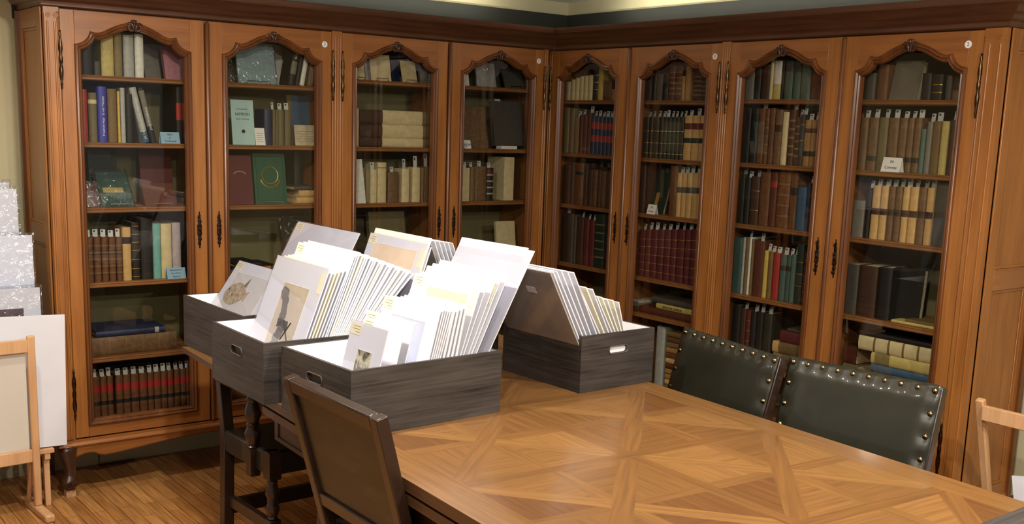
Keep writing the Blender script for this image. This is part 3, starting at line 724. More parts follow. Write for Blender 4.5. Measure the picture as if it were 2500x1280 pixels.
def ring_deco(o, w, h):
    pts = [(math.cos(t)*w*.25, -.0012, h*.57+math.sin(t)*w*.25) for t in [2*math.pi*k/28 for k in range(28)]]
    MB().tube(pts, .0025, 5, closed=True).build('gilt_ring', cm('go'), o)
    pts = [(math.cos(t)*w*.31, -.0008, h*.54+math.sin(t)*w*.31) for t in [math.pi+.3+(math.pi-.6)*k/14 for k in range(15)]]
    MB().tube(pts, .0035, 5).build('gilt_garland', cm('go'), o)
    MB().sweep([(-w*.42, h*.06), (w*.42, h*.06), (w*.42, h*.94), (-w*.42, h*.94)], [(0, 0), (0, -.0006), (.002, -.0006), (.002, 0)], closed=True).build('border_line', cm('dgr'), o)
facebook('L', 2, 3, Dc, 515, 790, 125, 'gn', 'green cover with gold ring emblem', 9, .028, .1, deco=ring_deco, stand='c')
vbook('L', 2, 3, s_at('L', 480+850/3.555, 1.287, .2), s_at('L', 480+925/3.555, 1.287, .2), 1.54, 'bk', front=.2, look='tall black standing')
flats('L', 2, 3, Dc, [(868, 1040, .032, 'ct', {'look': 'pale page-edged'}), (890, 1040, .034, 'ct', {'look': 'pale thick'}), (850, 1040, .02, 'dgy')])
flats('L', 2, 4, Dc, [(310, 720, .03, 'bk', {'look': 'black open album', 'D': .26, 'lab': [(.62, .82, 'tn')]}), (330, 560, .02, 'bk', {'D': .22, 'look': 'thin black'})])
facebook('L', 2, 4, Dc, 800, 1040, 690, 'bk', 'black plastic-wrapped album leaning', 16, .025, .16, wrap=True)
flats('L', 2, 5, Dc, [(300, 900, .04, 'br', {'D': .24}), (330, 860, .03, 'dg', {'D': .22})])
# door three
E3 = (820, 60, 4.267); F3 = (820, 340, 4.267)
facebook('L', 3, 1, E3, 196, 308, 395, 'cr', 'cream card leaning', 15, .003, .10, stand='k', name='card', cat='card')
facebook('L', 3, 1, E3, 312, 372, 400, 'lt', 'lilac-white narrow card', 12, .003, .14, name='card', cat='card')
facebook('L', 3, 1, E3, 372, 580, 315, 'cr', 'tall cream sheet on stand', 12, .004, .10, stand='k', name='card', cat='card')
facebook('L', 3, 1, E3, 590, 668, 300, 'nv', 'dark blue cover', 10, .02, .2)
facebook('L', 3, 1, E3, 690, 860, 380, 'cr', 'leaning cream pamphlet', 14, .004, .10, stand='k', rz=8, name='pamphlet', cat='pamphlet')
facebook('L', 3, 1, E3, 885, 965, 420, 'gy', 'grey cover in shade', 10, .02, .14)
shelf_row('L', 3, 2, E3, [(196, 244, 735, 'vl', {'lab': [(.74, 1, 'og')]})])
flats('L', 3, 2, E3, [(248, 1010, .046, 'vl', {'look': 'large flat vellum', 'D': .27, 'lab': [(0, .30, 'db'), (.86, 1, 'dt')]}), (250, 1010, .068, 'vl', {'look': 'thick flat vellum', 'D': .27, 'lab': [(0, .30, 'db'), (.86, 1, 'dt')]}), (246, 1005, .072, 'vl', {'look': 'topmost flat vellum', 'D': .27, 'lab': [(0, .31, 'db'), (.86, 1, 'dt')]})])  # dull tan right end of each spine is shading put into the colour
facebook('L', 3, 3, F3, 205, 315, 210, 'wh', 'white leaning pamphlet', 12, .006, .07, name='pamphlet', cat='pamphlet')
shelf_row('L', 3, 3, F3, [(318, 360, 300, 'og', {'front': .13}), (364, 433, 318, 'vl', {'sl': 1}), (438, 531, 245, 'cr', {'lab': [(.86, .88, 'og')]}), (545, 658, 345, 'mb', {'sl': 1}), (690, 771, 310, 'vl', {'bands': 3, 'sl': 1, 'sliph': .05}), (800, 884, 297, 'cr', {'sl': 1, 'sliph': .06}), (888, 918, 300, 'dt'), (922, 984, 288, 'mb', {'sl': 1, 'sliph': .07})])
facebook('L', 3, 4, F3, 372, 742, 752, 'og', 'cream-grey framed cover facing out', 8, .03, .14, deco=lambda o, w, h: MB().sweep([(-w*.4, h*.08), (w*.4, h*.08), (w*.4, h*.92), (-w*.4, h*.92)], [(0, 0), (0, -.001), (.004, -.001), (.004, 0)], closed=True).build('border_line', cm('dt'), o))
flats('L', 3, 5, F3, [(300, 900, .05, 'mb', {'D': .24})])
# door four
facebook('L', 4, 1, E3, 1318, 1392, 480, 'wh', 'white card at left edge', 12, .003, .10, name='card', cat='card')
facebook('L', 4, 1, E3, 1475, 1672, 400, 'si', 'silver mottled plastic-wrapped cover', 12, .015, .10, wrap=True)
facebook('L', 4, 1, E3, 1775, 1965, 450, 'dgy', 'dark grey cover leaning far back', 24, .012, .10, stand='k')
facebook('L', 4, 2, E3, 1322, 1590, 850, 'mb', 'mottled brown cover leaning back', 12, .03, .11)
facebook('L', 4, 2, E3, 1658, 1965, 838, 'dgy', 'dark grey worn cover leaning back', 10, .03, .11, lift=.018)
tag(MB().box(-.055, .055, 0, .05, 0, .016).build('paper_block', PAPER, M=Matrix.Translation((s_at('L', 820+1800/4.267, 1.573, .09), .085, 1.5736))), 'white paper block under the dark grey worn cover', 'block')
tag(MB().box(-.02, .02, 0, .001, 0, .014).build('shelf_label', PAPER, M=Matrix.Translation((s_at('L', 820+1683/4.267, 1.86, .3), .30, 1.838))), 'white printed label hanging above the dark grey worn cover', 'label')
tent('L', s_at('L', 820+1352/4.267, 1.573, .07), .062, 1.573, .045, .045, '', 'small white tent card on second shelf, fourth glass door', lines=('Signed',))
shelf_row('L', 4, 3, F3, [(1318, 1398, 300, 'vl', {'sl': 1}), (1404, 1449, 292, 'dt', {'sl': 1}), (1452, 1572, 285, 'mb', {'sl': 1, 'bands': 3}), (1575, 1640, 300, 'bk', {'lab': [(.78, .95, 'dr')], 'bands': 4, 'bandm': 'si', 'sl': 1}), (1745, 1848, 190, 'vl', {'look': 'tall cream vellum boxlike', 'bulge': .02})])
facebook('L', 4, 4, F3, 1685, 1880, 855, 'vl', 'cream cover facing out with slip', 8, .02, .14)
flats('L', 4, 5, F3, [(1340, 1860, .05, 'og', {'D': .24})])
# door five
G = (1320, 80, 3.765); H5 = (1360, 390, 4.571); I6 = (1320, 380, 3.765); J = (1320, 600, 3.556)
set1 = 'cream set on the top shelf beside the corner'
shelf_row('R', 5, 1, G, [(222, 263, 450, 'cr', {'grp': set1}), (267, 303, 430, 'cr', {'grp': set1}), (306, 343, 415, 'cr', {'grp': set1}), (346, 382, 400, 'cr', {'grp': set1}), (385, 421, 395, 'cr', {'grp': set1}), (424, 465, 390, 'cr', {'grp': set1}),
                         (468, 512, 290, 'bk', {'gilt': (.3, .5, .7)}), (515, 558, 300, 'ye', {'look': 'tall amber'}), (564, 640, 440, 'br', {'bands': 5}), (643, 686, 520, 'tn')])
nvo = {'lab': [(.33, .50, 'rd'), (.66, .84, 'rd')], 'sl': 1, 'grp': 'navy volumes with red labels'}
shelf_row('R', 5, 2, G, [(196, 245, 690, 'ol'), (248, 290, 695, 'og'), (293, 336, 780, 'dt', {'sl': 1}), (339, 372, 755, 'rb', {'sl': 1}), (375, 408, 752, 'rb'), (411, 445, 735, 'rb', {'sl': 1})]+[(447+i*36, 481+i*36, 765+i*3, 'nv', nvo) for i in range(6)])
shelf_row('R', 5, 3, H5, [(42, 125, 60, 'db'), (128, 172, 30, 'db', {'sl': 0}), (176, 272, 40, 'br', {'lab': [(.72, .8, 'bk')], 'bands': 4}), (275, 320, 60, 'db'), (323, 376, 110, 'db', {'bands': 4}), (379, 426, 115, 'br'), (429, 470, 120, 'db'), (473, 520, 130, 'br'), (523, 580, 140, 'db')])
shelf_row('R', 5, 4, H5, [(22, 128, 590, 'bk', {'sl': 1}), (132, 160, 610, 'dgy'), (163, 192, 620, 'dgy'), (196, 270, 640, 'db', {'bands': 4, 'sl': 1}), (274, 330, 665, 'dr', {'bands': 4, 'sl': 1}), (334, 390, 675, 'dr', {'bands': 4, 'sl': 1}), (393, 500, 610, 'dgr', {'bands': 5, 'bandm': 'og'}), (503, 562, 600, 'bk')])
flats('R', 5, 5, J, [(300, 560, .05, 'dgy', {'D': .22}), (330, 560, .03, 'wh', {'D': .2, 'look': 'white papery'}), (400, 560, .05, 'dg', {'D': .2})])
# door six
shelf_row('R', 6, 1, G, [(948, 1008, 400, 'bk'), (1012, 1050, 390, 'bk'), (1053, 1106, 380, 'dgy'), (1109, 1160, 380, 'bk'), (1163, 1216, 300, 'rb', {'bands': 5, 'bandm': 'dt'}), (1219, 1281, 300, 'rb', {'bands': 5, 'bandm': 'dt'}), (1284, 1310, 400, 'tn'), (1313, 1362, 300, 'tn', {'look': 'tall tan'}), (1386, 1463, 350, 'db', {'bands': 5, 'bandm': 'dt'}), (1466, 1530, 360, 'db', {'bands': 5, 'bandm': 'dt'})])
dgo = {'gilt': (.12, .37, .66), 'sl': 1, 'grp': 'dark olive set with gilt lines'}
dx = [(930, 974), (977, 1010), (1013, 1065), (1068, 1105), (1108, 1140), (1143, 1180), (1183, 1215), (1218, 1251), (1254, 1290)]
shelf_row('R', 6, 2, G, [(a, b, 775, 'dg', dgo) for a, b in dx]+[(a, b, 762, 'ct', {'lab': [(.39, .5, 'dgr'), (.69, .83, 'dr')], 'bands': 4, 'sl': 1, 'grp': 'pale tan volumes with red labels'}) for a, b in ((1295, 1362), (1365, 1430), (1433, 1492))])
shelf_row('R', 6, 3, I6, [(880, 940, 90, 'db'), (1163, 1226, 95, 'br', {'bands': 5})]+[(a, b, 160, 'ct', {'lab': [(.55, .68, 'dgy')], 'bands': 3, 'sl': 1, 'grp': 'pale tan volumes with grey labels'}) for a, b in ((1229, 1270), (1273, 1314), (1317, 1366), (1369, 1416), (1419, 1452))])
facebook('R', 6, 3, I6, 950, 1120, 110, 'dgr', 'dark cover with gold figure leaning back', 14, .02, .12, deco=deco_label(.45, .62, .12, .45, 'tn', 'gold_figure'))
tent('R', s_at('R', 1320+1030/3.765, 1.272, .065), .06, 1.272, .06, .05, '', 'white tent card on third shelf, sixth glass door', lines=('24.', 'Costa'), rz=.3)
shelf_row('R', 6, 4, I6, [(a, b, 680, 'ma', {'gilt': (.13, .3, .47, .64, .8), 'sl': 1, 'grp': 'maroon volumes with gilt lines'}) for a, b in ((880, 935), (938, 985), (988, 1045), (1048, 1105), (1108, 1165), (1168, 1220), (1223, 1290), (1298, 1346), (1349, 1402))])
flats('R', 6, 5, J, [(850, 1305, .036, 'rb', {'look': 'worn brown', 'D': .22}), (1000, 1305, .03, 'yc', {'look': 'cream lettered', 'D': .2}), (962, 1305, .03, 'dgy', {'look': 'blue-grey', 'D': .2})])
flats('R', 6, 5, J, [(790, 845, .02, 'dgy'), (786, 848, .02, 'gy'), (788, 846, .02, 'si')])
K = (1590, 780, 7.1)
tnk = ['tn', 'dt', 'ct', 'tn', 'tn', 'rb', 'ct', 'br', 'tn', 'dt', 'br', 'dt']
flats('R', 6, 6, K, [(215+i*5, 590, .028, tnk[i], {'D': .2, 'look': None}) for i in range(12)])
shelf_row('R', 6, 6, K, [(20, 160, 130, 'si', {'look': 'tall grey-white'})])
# door seven
Lc = (1750, 60, 3.368); Mc = (1750, 400, 3.555); Nc = (1770, 720, 7.113)
shelf_row('R', 7, 1, Lc, [(215, 290, 350, 'gy'), (294, 346, 340, 'bk'), (349, 420, 330, 'db'), (422, 446, 285, 'cr'), (448, 514, 300, 'yc', {'lab': [(.4, 1, 'wh')], 'look': 'cream and white'}), (516, 536, 300, 'bk'), (539, 606, 300, 'te', {'lab': [(.72, .9, 'dgy')]}), (609, 670, 300, 'te', {'lab': [(.72, .9, 'dgy')]}), (673, 750, 300, 'tg'), (753, 860, 375, 'rb'), (863, 890, 380, 'rb')])
shelf_row('R', 7, 2, Lc, [(190, 248, 690, 'bk'), (252, 310, 690, 'bk'), (313, 365, 690, 'br', {'bands': 4, 'sl': 1}), (368, 400, 690, 'br', {'bands': 5, 'bandm': 'dt'}), (403, 445, 688, 'br'), (448, 506, 700, 'mb', {'lab': [(.6, .72, 'db')]}), (509, 556, 720, 'vl', {'look': 'thin cream vellum'}), (560, 612, 700, 'db', {'bands': 5, 'bandm': 'dt', 'sl': 1}), (615, 652, 760, 'db', {'bands': 5, 'bandm': 'dt', 'sl': 1}), (655, 690, 740, 'dgy', {'gilt': (.5, .8), 'sl': 1})]
          +[(a, b, 785, 'tn', {'lab': [(.22, .33, 'dg'), (.72, .82, 'rb')], 'bands': 3, 'sl': 1}) for a, b in ((693, 743), (746, 787), (790, 830))])
shelf_row('R', 7, 3, Mc, [(165, 214, 90, 'bk', {'sl': 1}), (217, 262, 120, 'bk', {'sl': 1}), (266, 340, 110, 'db', {'sl': 1, 'gilt': (.3, .7)}), (344, 430, 70, 'br', {'sl': 1}), (433, 490, 60, 'rb', {'lab': [(.72, .82, 'rd')]}), (493, 601, 60, 'br', {'bands': 4, 'bandm': 'dt'}), (604, 665, 65, 'br', {'bands': 4, 'lab': [(.6, .74, 'bk')]}), (669, 746, 205, 'sb'), (749, 781, 170, 'nv', {'sl': 1}), (784, 830, 165, 'br', {'bands': 3})])
shelf_row('R', 7, 4, Mc, [(108, 190, 640, 'te'), (195, 215, 640, 'si'), (218, 246, 640, 'dt', {'sl': 1}), (249, 268, 640, 'wh'), (271, 290, 655, 'dt'), (293, 375, 670, 'rb', {'look': 'maroon-brown', 'sl': 1}), (379, 415, 755, 'ye', {'look': 'yellow vellum', 'sl': 1}), (418, 456, 765, 'dt', {'sl': 1}), (459, 515, 775, 'rd', {'sl': 1}), (520, 572, 790, 'te', {'lab': [(.66, .76, 'dg')], 'sl': 1}), (575, 612, 795, 'te', {'lab': [(.66, .76, 'dg')], 'sl': 1}), (615, 652, 790, 'tg', {'sl': 1}), (655, 716, 700, 'dgr', {'gilt': (.3, .5, .7)}), (720, 795, 770, 'dr', {'gilt': (.1, .25, .4, .55, .7, .85), 'look': 'dark red with gold rings'})])
shelf_row('R', 7, 5, Nc, [(60, 200, 180, 'bk'), (205, 298, 240, 'db', {'sl': 1}), (302, 375, 270, 'dr', {'gilt': (.2, .4, .6, .8)}), (380, 470, 290, 'bk', {'sl': 1}), (475, 590, 300, 'bk', {'sl': 1}), (594, 740, 330, 'dg', {'sl': 1})])
flats('R', 7, 5, Nc, [(805, 1340, .026, 'dt', {}), (815, 1340, .05, 'ol', {'lab': [(.3, 1, 'og')]}), (810, 1340, .055, 'ct', {'lab': [(.2, 1, 'dt')], 'look': 'pale tan thick'}), (945, 1350, .058, 'ma', {}), (1080, 1350, .014, 'dgy', {})])
# door eight
Oc = (2050, 590, 3.764)
shelf_row('R', 8, 1, Lc, [(1205, 1285, 400, 'dgy'), (1300, 1385, 330, 'br', {'bands': 4})])
def marb(o, w, h): pass
facebook('R', 8, 1, Lc, 1410, 1640, 300, wood('marbled_paper', (150, 142, 130), (70, 62, 54), 'z', .6, .6, 0, 0, 3), 'marbled grey cover leaning back', 12, .03, .1)
shelf_row('R', 8, 1, Lc, [(1665, 1745, 400, 'bk'), (1750, 1840, 410, 'bk', {'gilt': (.3, .6)}), (1865, 1915, 420, 'dgy'), (1920, 2000, 420, 'db', {'lab': [(0, .4, 'mb')]})])
o8 = {'bands': 3, 'lab': [(.18, .28, 'dg')], 'sl': 1}
shelf_row('R', 8, 2, Lc, [(1140, 1207, 765, 'mb', {'sl': 1}), (1212, 1290, 765, 'mb', o8), (1294, 1368, 765, 'og', {'sl': 1}), (1372, 1455, 768, 'mb', o8), (1460, 1525, 768, 'mb', o8), (1529, 1580, 768, 'mb', o8), (1584, 1640, 768, 'mb', o8), (1645, 1682, 860, 'tg'), (1688, 1732, 800, 'gy', {'sl': 1}), (1736, 1800, 795, 'dt', {'sl': 1}), (1804, 1864, 795, 'yc'), (1868, 1922, 785, 'db', {'sl': 1}), (1925, 1960, 780, 'db', {'sl': 1})])
tent('R', s_at('R', 1750+1435/3.368, 1.568, .06), .055, 1.568, .088, .06, '', 'white tent card on second shelf, rightmost glass door', lines=('24.', 'Conway'), rz=.25)
t8 = {'sl': 1, 'lab': [(.46, .58, 'db')], 'look': 'tan with dark band'}
shelf_row('R', 8, 3, Mc, [(1150, 1252, 320, 'gy', {'look': 'grey wrapped', 'sl': 0}), (1262, 1305, 210, 'bk', {'sl': 1})]+[(a, b, 190+i*3, ('ct' if i in (0, 1, 4, 5, 7) else 'mb'), t8) for i, (a, b) in enumerate(((1310, 1378), (1381, 1445), (1448, 1505), (1508, 1566), (1570, 1626), (1630, 1702), (1706, 1772), (1776, 1836)))]+[(1845, 1975, 170, 'dgy', {'look': 'wide dark grey'})])
shelf_row('R', 8, 4, Oc, [(20, 132, 210, 'dgy'), (138, 302, 225, 'db', {'bands': 4}), (318, 435, 240, 'bk', {'look': 'black boxed', 'lab': [(.36, .55, 'bk')]})])
facebook('R', 8, 4, Oc, 445, 720, 250, 'bk', 'wide black album facing out', 4, .03, .14)
flats('R', 8, 4, Oc, [(470, 860, .012, 'yc', {'look': 'cream pamphlet', 'd': .07, 'D': .14}), (600, 860, .01, 'dt', {'look': 'thin folded', 'd': .08, 'D': .12})])
flats('R', 8, 5, Oc, [(300, 860, .044, 'db', {}), (290, 860, .048, 'tn', {}), (280, 855, .034, 'sb', {'look': 'glossy blue'}), (280, 860, .05, 'yc', {'look': 'mustard', 'lab': [(.06, .3, 'ol')]}), (165, 870, .064, 'cr', {'look': 'large cream-spined', 'D': .26, 'bands': 4, 'bandm': 'dt'}), (175, 870, .02, 'bk', {'look': 'black wrapped topmost', 'D': .25})])
flats('R', 8, 5, Oc, [(10, 145, .09, 'og', {'D': .2, 'd': .14}), (0, 140, .08, 'rb', {'D': .2, 'd': .14})])
flats('R', 7, 6, Nc, [(200, 1300, .05, 'br', {})])
flats('R', 8, 6, Oc, [(200, 850, .05, 'br', {})])
# lettering on the spines that can be read
def spine_text(o, body, size, mat, z, rot90=True):
    if rot90: text('lettering', body, size, mat, o, (0, -.0012, z), (math.pi/2, -math.pi/2, 0) if False else (math.pi/2, 0, 0))
# ------------------------------------------------------------------ table (own frame: x across, y along, turned 3 degrees)
TR_ = R(-3.0); TM = Matrix.Translation((-1.765, 0, 0)) @ Matrix.Rotation(TR_, 4, 'Z')
TI = TM.inverted()
table = empty('dining_table', (0, 0, 0), M=TM); tag(table, 'long oak draw-leaf table with diagonal parquetry top carrying the print boxes', 'table')
def oak(i, c, ang):
    k = 'oak_panel_%d' % i
    mt, nt, b = nodes(k)
    tc = nn(nt, 'ShaderNodeTexCoord'); m1 = nn(nt, 'ShaderNodeMapping'); m1.inputs['Rotation'].default_value = (0, 0, -ang)
    m2 = nn(nt, 'ShaderNodeMapping'); m2.inputs['Scale'].default_value = (2.5, 55, 1)
    nt.links.new(tc.outputs['Object'], m1.inputs['Vector']); nt.links.new(m1.outputs['Vector'], m2.inputs['Vector'])
    n = nn(nt, 'ShaderNodeTexNoise'); n.inputs['Scale'].default_value = 1.4; n.inputs['Detail'].default_value = 7; n.inputs['Distortion'].default_value = .5
    nt.links.new(m2.outputs['Vector'], n.inputs['Vector'])
    d = tuple(v*.88 for v in c); l = tuple(min(255, v*1.07) for v in c)
    base = ramp(nt, n.outputs['Fac'], [(.3, d), (.68, l)])
    # pale ray flecks across the grain
    m3 = nn(nt, 'ShaderNodeMapping'); m3.inputs['Scale'].default_value = (90, 14, 1); nt.links.new(m1.outputs['Vector'], m3.inputs['Vector'])
    w = nn(nt, 'ShaderNodeTexNoise'); w.inputs['Scale'].default_value = 1; w.inputs['Detail'].default_value = 2; nt.links.new(m3.outputs['Vector'], w.inputs['Vector'])
    fac = ramp(nt, w.outputs['Fac'], [(.68, (0, 0, 0)), (.76, (50, 50, 50))])
    mx = nn(nt, 'ShaderNodeMix'); mx.data_type = 'RGBA'; nt.links.new(fac, mx.inputs[0]); nt.links.new(base, mx.inputs[6]); mx.inputs[7].default_value = lin(tuple(min(255, v*1.18) for v in c))
    nt.links.new(mx.outputs[2], b.inputs['Base Color']); b.inputs['Roughness'].default_value = .28
    b.inputs['Coat Weight'].default_value = .35; b.inputs['Coat Roughness'].default_value = .14
    bp = nn(nt, 'ShaderNodeBump'); bp.inputs['Strength'].default_value = .12; bp.inputs['Distance'].default_value = .001
    nt.links.new(n.outputs['Fac'], bp.inputs['Height']); nt.links.new(bp.outputs['Normal'], b.inputs['Normal'])
    return mt
TONES = [(130, 92, 51), (121, 84, 46), (111, 74, 41), (139, 100, 56), (126, 88, 49)]
OAK = []
for ti, tone in enumerate(TONES):
    for ai in range(4): OAK.append(oak(ti*4+ai, tone, ai*math.pi/4))
def om(tone, ai): return (tone % 5)*4+ai % 4
X0, X1, FX0, FX1 = -.592, .775, -.475, .712-.055
X1 = .775; FX1 = .66
FX0 = -.475
Ztop = .76
YN, YF = -4.15, -.585      # near and far end of the top
mb = MB(); TH = .034
def quad(pts, mi, z=Ztop): mb.add([(x, y, z) for x, y in pts], [tuple(range(len(pts)))], mi)
def clip(poly, a, b, c):   # keep a*x+b*y<=c
    out = []
    for i in range(len(poly)):
        p, q = poly[i], poly[(i+1) % len(poly)]; dp = a*p[0]+b*p[1]-c; dq = a*q[0]+b*q[1]-c
        if dp <= 1e-9: out.append(p)
        if (dp < -1e-9 and dq > 1e-9) or (dp > 1e-9 and dq < -1e-9):
            t = dp/(dp-dq); out.append((p[0]+(q[0]-p[0])*t, p[1]+(q[1]-p[1])*t))
    return out
def cell(cx, cy, hx, hy, seed):
    rnd = random.Random(seed)
    base = [(cx-hx, cy-hy), (cx+hx, cy-hy), (cx+hx, cy+hy), (cx-hx, cy+hy)]
    L = math.hypot(hx, hy); nx, ny = hy/L, -hx/L; w = .030; wv = .026
    def half(poly, a, b, off):  # a*(x-cx)+b*(y-cy) <= off
        return clip(poly, a, b, off+a*cx+b*cy)
    # first diagonal band, second diagonal band, upright band, level band, and the eight fields
    tone = rnd.choice([0, 3]); bands = [(nx, ny, w, 1 if True else 3), (nx, -ny, w, 3), (1, 0, wv, 1), (0, 1, wv, 0)]
    ang = [1, 3, 2, 0]
    todo = [base]
    for bi, (a, b, ww, _) in enumerate(bands):
        nxt = []
        for p in todo:
            s_ = half(half(p, a, b, ww), -a, -b, ww)
            if len(s_) > 2: quad(s_, om([4, 3, 0, 4][bi], ang[bi]))
            for sg in (1, -1):
                r_ = half(p, -a*sg, -b*sg, -ww)
                if len(r_) > 2: nxt.append(r_)
        todo = nxt
    for p in todo:
        gx = sum(q[0] for q in p)/len(p)-cx; gy = sum(q[1] for q in p)/len(p)-cy
        quad(p, om(rnd.randrange(5), 0 if abs(gx) < abs(gy) else 2))
# field: cells separated by strips
SW = .048
xc = (FX0+FX1)/2; cw = (FX1-FX0-SW)/2
ys = []; y = -.70; ch = .605
k = 0
rows = [(-.70-.0, )]
y0 = -.70
edges = []
while y0 > YN+.12:
    y1 = max(y0-ch, YN+.10); edges.append((y1, y0)); y0 = y1-SW
for r_, (a, b) in enumerate(edges):
    for c_ in (0, 1):
        x_a = FX0+c_*(cw+SW); cell(x_a+cw/2, (a+b)/2, cw/2, (b-a)/2, r_*2+c_+3)
    quad([(FX0, a-SW), (FX1, a-SW), (FX1, a), (FX0, a)], om(1, 0)) if r_ < len(edges)-1 else None
    quad([(xc-SW/2, a), (xc+SW/2, a), (xc+SW/2, b), (xc-SW/2, b)], om(1, 2))
yl = edges[-1][0]
quad([(X0, YN), (FX0, YN), (FX0, YF), (X0, YF)], om(0, 2)); quad([(FX1, YN), (X1, YN), (X1, YF), (FX1, YF)], om(0, 2))
quad([(FX0, YN), (FX1, YN), (FX1, yl), (FX0, yl)], om(0, 0)); quad([(FX0, -.70), (FX1, -.70), (FX1, YF), (FX0, YF)], om(0, 0))
# underside and edges of the slab
EDGE = len(OAK)
YJ = -1.46
for (ya, yb, th) in ((YN, YJ, TH), (YJ, YF, .022)):
    mb.add([(X0, ya, Ztop), (X1, ya, Ztop), (X1, yb, Ztop), (X0, yb, Ztop), (X0, ya, Ztop-th), (X1, ya, Ztop-th), (X1, yb, Ztop-th), (X0, yb, Ztop-th)],
           [(0, 4, 5, 1), (1, 5, 6, 2), (2, 6, 7, 3), (3, 7, 4, 0), (7, 6, 5, 4)], EDGE)
TEDGE = wood('oak_edge', (96, 66, 40), (66, 42, 24), 'y', .45)
TDK = wood('dark_oak', (74, 50, 32), (44, 28, 18), 'y', .42)
mb.build('table_top', OAK+[TEDGE], table, smooth=False)
MB().box(X0+.004, X1-.004, YN+.01, YJ, .686, .716).build('pushed_in_leaf', TEDGE, table, bevel=.003)
# apron with sunk panels
mb = MB(); ax0, ax1 = X0+.045, X1-.045; ay0, ay1 = YN+.12, -1.47
for xa, xb, sg in ((ax0, ax0+.025, -1), (ax1-.025, ax1, 1)):
    mb.box(xa+.006, xb-.006, ay0, ay1, .59, .684)
    f0, f1 = (xa, xa+.008) if sg < 0 else (xb-.008, xb)
    mb.box(f0, f1, ay0, ay1, .664, .6845); mb.box(f0, f1, ay0, ay1, .59, .606)
    n = 4
    for i in range(n+1):
        yy = ay0+(ay1-ay0-.03)*i/n; mb.box(f0, f1, yy, yy+.03, .606, .664)
mb.box(ax0+.006, ax1-.006, ay1-.025, ay1, .59, .6845); mb.box(ax0+.006, ax1-.006, ay0, ay0+.025, .59, .6845)
mb.build('apron', TDK, table, bevel=.002)
LEGP = [(.030, 0), (.034, .01), (.034, .05), (.026, .06), (.034, .11), (.044, .14), (.044, .16), (.026, .18), (.030, .22), (.048, .30), (.056, .38), (.050, .45), (.030, .50), (.036, .52), (.036, .54), (.030, .55)]
for x, yy in ((ax0+.05, ay1-.38), (ax1-.05, ay1-.10), (ax0+.05, ay0+.06), (ax1-.05, ay0+.06)):
    MB().lathe(LEGP, (x, yy, 0), 20).box(x-.038, x+.038, yy-.038, yy+.038, .548, .592).build('leg', TDK, table, ang=40)
mb = MB()
mb.box(ax0+.09, ax1-.09, ay1-.405, ay1-.355, .062, .112); mb.box(ax0+.09, ax1-.09, ay0+.035, ay0+.085, .062, .112); mb.box(-.03+xc, .03+xc, ay0+.09, ay1-.41, .064, .110)
mb.build('stretcher', TDK, table, bevel=.003)
MB().box(ax0+.15, ax0+.19, -1.44, YF-.05, .70, .737).box(ax1-.19, ax1-.15, -1.44, YF-.05, .70, .737).build('leaf_runner', TDK, table)

